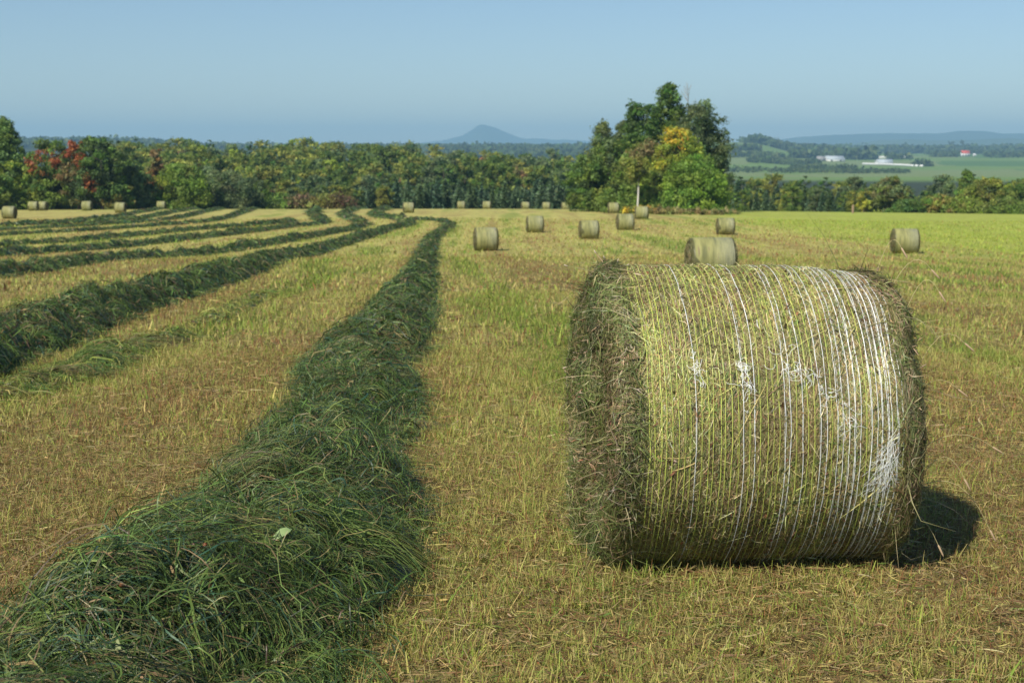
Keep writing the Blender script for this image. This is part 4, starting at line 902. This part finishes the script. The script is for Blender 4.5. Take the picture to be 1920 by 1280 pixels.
ridge('mountain', [(740, 275), (790, 268), (825, 264.5), (850, 260), (868, 254.5), (882, 246), (893, 238.5), (903, 234), (911, 236), (922, 238), (935, 243), (952, 250), (970, 257), (985, 260.5), (1000, 260), (1020, 261), (1040, 262.5), (1060, 262), (1085, 264), (1140, 268), (1200, 275)], 14000, 1300, 301, RG, .35)
ridge('hills', [(1380, 275), (1440, 264), (1490, 258), (1540, 254.5), (1600, 252), (1650, 250.5), (1700, 251), (1750, 251), (1790, 246.5), (1810, 246), (1840, 247), (1870, 251.5), (1900, 250.5), (1940, 252), (2000, 256), (2150, 262)], 11500, 1300, 311, RG, .25)
ridge('hills', [(1560, 276), (1600, 268), (1650, 263.5), (1700, 262), (1760, 264), (1820, 262), (1880, 259), (1930, 262), (2050, 262), (2150, 268)], 8600, 900, 321, [[.05, .075, .03], [.10, .13, .05]], .3)

# farm buildings
M_white = noisy('white_boards', (.62, .63, .62), (.78, .79, .78), .4); M_tin = noisy('tin_roof', (.33, .38, .42), (.48, .53, .56), .25, .45); M_greyw = noisy('grey_boards', (.22, .22, .22), (.34, .33, .32), .3)
M_red = noisy('red_roof', (.42, .07, .05), (.55, .10, .07), .4); M_dark = noisy('dark_opening', (.02, .02, .02), (.05, .05, .05), 1)
def boxq(A, x0, x1, y0, y1, z0, z1):
    V = [[x0, y0, z0], [x1, y0, z0], [x1, y1, z0], [x0, y1, z0], [x0, y0, z1], [x1, y0, z1], [x1, y1, z1], [x0, y1, z1]]
    A.add(V, [[0, 1, 5, 4], [1, 2, 6, 5], [2, 3, 7, 6], [3, 0, 4, 7], [4, 5, 6, 7], [3, 2, 1, 0]], (1, 1, 1))
def barn(px, py, Wpx, hw, hr, depth, wall, roof, label, cat, name, round_=False, d=None, rz=0.0, ndoor=2, group='farm buildings in the valley'):
    p = at(px, py) if d is None else atd(px, d); dd = p[1]; W = Wpx / F * dd; r = link(name, None, None, (p[0], p[1], float(gz(p[0], p[1])) - .3), rz); tag(r, label, cat, group)
    A = Acc(); boxq(A, -W / 2, W / 2, 0, depth, 0, hw)
    A.add([[-W/2, 0, hw], [-W/2, depth, hw], [-W/2, depth/2, hw + hr], [-W/2, depth/2, hw + hr]], [[0, 1, 2, 3]], (1, 1, 1)); A.add([[W/2, 0, hw], [W/2, depth, hw], [W/2, depth/2, hw + hr], [W/2, depth/2, hw + hr]], [[0, 1, 2, 3]], (1, 1, 1))
    link('wall', A.mesh('wall', [wall]), r)
    B = Acc(); nseg = 10 if round_ else 2; t = np.linspace(0, np.pi, nseg + 1)
    ys = depth / 2 - (depth / 2 + .6) * np.cos(t); zs = hw - .05 + hr * np.sin(t) * 1.02 + .1; e = W / 2 + .6
    if not round_: ys = np.array([-.6, depth / 2, depth + .6]); zs = np.array([hw - .15, hw + hr + .15, hw - .15])
    V = np.concatenate([np.stack([np.full(len(ys), s * e), ys, zs + o_], -1) for o_ in (0, .25) for s in (-1, 1)]); k = len(ys); q = []
    for i in range(k - 1): q += [[i, i + 1, k + i + 1, k + i], [2*k + i, 3*k + i, 3*k + i + 1, 2*k + i + 1], [i, 2*k + i, 2*k + i + 1, i + 1], [k + i, k + i + 1, 3*k + i + 1, 3*k + i]]
    q += [[0, k, 3*k, 2*k], [k - 1, 3*k - 1, 4*k - 1, 2*k + k - 1]]
    q[-1] = [k - 1, 2*k - 1, 4*k - 1, 3*k - 1]
    B.add(V, q, (1, 1, 1)); link('roof', B.mesh('roof', [roof]), r)
    for i in range(ndoor):
        D = Acc(); c = -W / 2 + W * (i + .5) / ndoor; boxq(D, c - min(1.6, W * .06), c + min(1.6, W * .06), -.12, -.01, .3, hw * .72); link('door' if i == 0 else 'window', D.mesh('opening', [M_dark]), r)
    return r
barn(1568, 303, 34, 4.2, 6.0, 22, M_white, M_tin, 'white barn with pale tin roof, leftmost of the valley buildings', 'barn', 'barn', rz=.12)
barn(1540, 302, 14, 4, 4.5, 12, M_greyw, M_greyw, 'small grey shed left of the white barn', 'shed', 'shed')
barn(1602, 296, 30, 5, 7, 18, M_greyw, M_tin, 'grey barn behind trees between the white barn and the long white sheds', 'barn', 'barn')
barn(1660, 309, 28, 3.5, 5.5, 20, M_white, M_tin, 'arched pale grey barn standing behind the long white wall of wrapped bales', 'barn', 'barn', True)
barn(1635, 295, 18, 3, 1.2, 8, M_white, M_white, 'short white shed at the left end of the upper white row', 'shed', 'shed')
barn(1664, 297, 40, 3.2, 1.0, 8, M_white, M_white, 'upper long low white shed behind the arched barn', 'shed', 'shed', ndoor=1)
barn(1700, 296, 14, 2.5, 1.0, 8, M_white, M_white, 'short pale shed right of the upper long shed', 'shed', 'shed', ndoor=1)
barn(1811, 293, 15, 6.5, 6.0, 12, M_white, M_red, 'small white house with a red roof far off at the right', 'house', 'house', ndoor=3)
barn(1828, 292.5, 5, 3, 2, 6, M_white, M_white, 'tiny white shed beside the red roofed house', 'shed', 'shed', ndoor=1)
# long wall of white wrapped silage bales: one continuous tube, plus two loose ones
def silage(px0, px1, py0, py1, label):
    a = at(px0, py0); b = at(px1, py1); n = max(2, int(np.hypot(*(b - a)[:2]) / 1.4)); A = Acc()
    for i in range(3): pass
    t = np.linspace(0, 1, n * 2 + 1); x = a[0] + (b[0] - a[0]) * t; y = a[1] + (b[1] - a[1]) * t; z = gz(x, y) + 1.6
    R_ = 1.9 * (1 - .07 * (np.arange(len(t)) % 2)); R_[0] = R_[-1] = .4
    tube(A, np.stack([x, y, z], -1), R_, 14, (.8, .8, .8)); o = link('silage_row', A.mesh('silage_row', [M_white], True)); tag(o, label, 'silage bales', 'white silage rows in the valley')
silage(1618, 1712, 309, 313, 'longest white row of wrapped silage bales, below the arched barn')
silage(1716, 1721, 313, 313.2, 'short white silage row just right of the longest white row')
silage(1725, 1730, 313.3, 313.5, 'very short white silage row at the right end of the others')

# ------------------------------------------------------------------ haze: the air between here and the far ridges
hz = Acc(); boxq(hz, -16500, 16500, -16500, 16500, -60, 312); ho = link('haze', hz.mesh('haze', [])); tag(ho, 'pale blue haze of the air', 'haze', kind='stuff')
m, N, L = newmat('haze_air'); N.remove(N['Principled BSDF']); v = N.new('ShaderNodeVolumePrincipled'); v.inputs['Color'].default_value = (.40, .73, 1, 1); v.inputs['Density'].default_value = 1.35e-4; v.inputs['Anisotropy'].default_value = 0.0
L.new(v.outputs[0], N['Material Output'].inputs['Volume']); ho.data.materials.append(m)

# ------------------------------------------------------------------ light, sky, camera
EL = math.radians(44); AZ = math.radians(214.5)
w = bpy.data.worlds.new('World'); scene.world = w; w.use_nodes = True; N = w.node_tree.nodes; L = w.node_tree.links
sky = N.new('ShaderNodeTexSky'); sky.sky_type = 'NISHITA'; sky.sun_disc = False; sky.sun_elevation = EL; sky.sun_rotation = AZ
sky.altitude = 300; sky.air_density = 1.0; sky.dust_density = .15; sky.ozone_density = 4.2
L.new(sky.outputs[0], N['Background'].inputs['Color']); N['Background'].inputs['Strength'].default_value = .080
sl = bpy.data.lights.new('sun', 'SUN'); sl.energy = 5.0; sl.angle = math.radians(.53); sl.color = (1, .92, .77); so = bpy.data.objects.new('sun', sl); COL.objects.link(so)
sd = Vector((math.sin(AZ) * math.cos(EL), math.cos(AZ) * math.cos(EL), math.sin(EL))); so.rotation_euler = sd.to_track_quat('Z', 'Y').to_euler()
cam = bpy.data.cameras.new('camera'); co = bpy.data.objects.new('camera', cam); COL.objects.link(co); scene.camera = co
co.location = (0, 0, 0); co.rotation_euler = (math.pi / 2 - PITCH, 0, 0); cam.lens = 50; cam.sensor_width = 36; cam.clip_start = .1; cam.clip_end = 60000
cam.dof.use_dof = True; cam.dof.focus_distance = 5.75; cam.dof.aperture_fstop = 6.3
vs = scene.view_settings; vs.view_transform = 'Standard'; vs.look = 'None'; vs.exposure = .34; vs.gamma = 1
scene.cycles.volume_bounces = 0; scene.cycles.transparent_max_bounces = 6; scene.cycles.max_bounces = 5
scene.cycles.volume_step_rate = 1
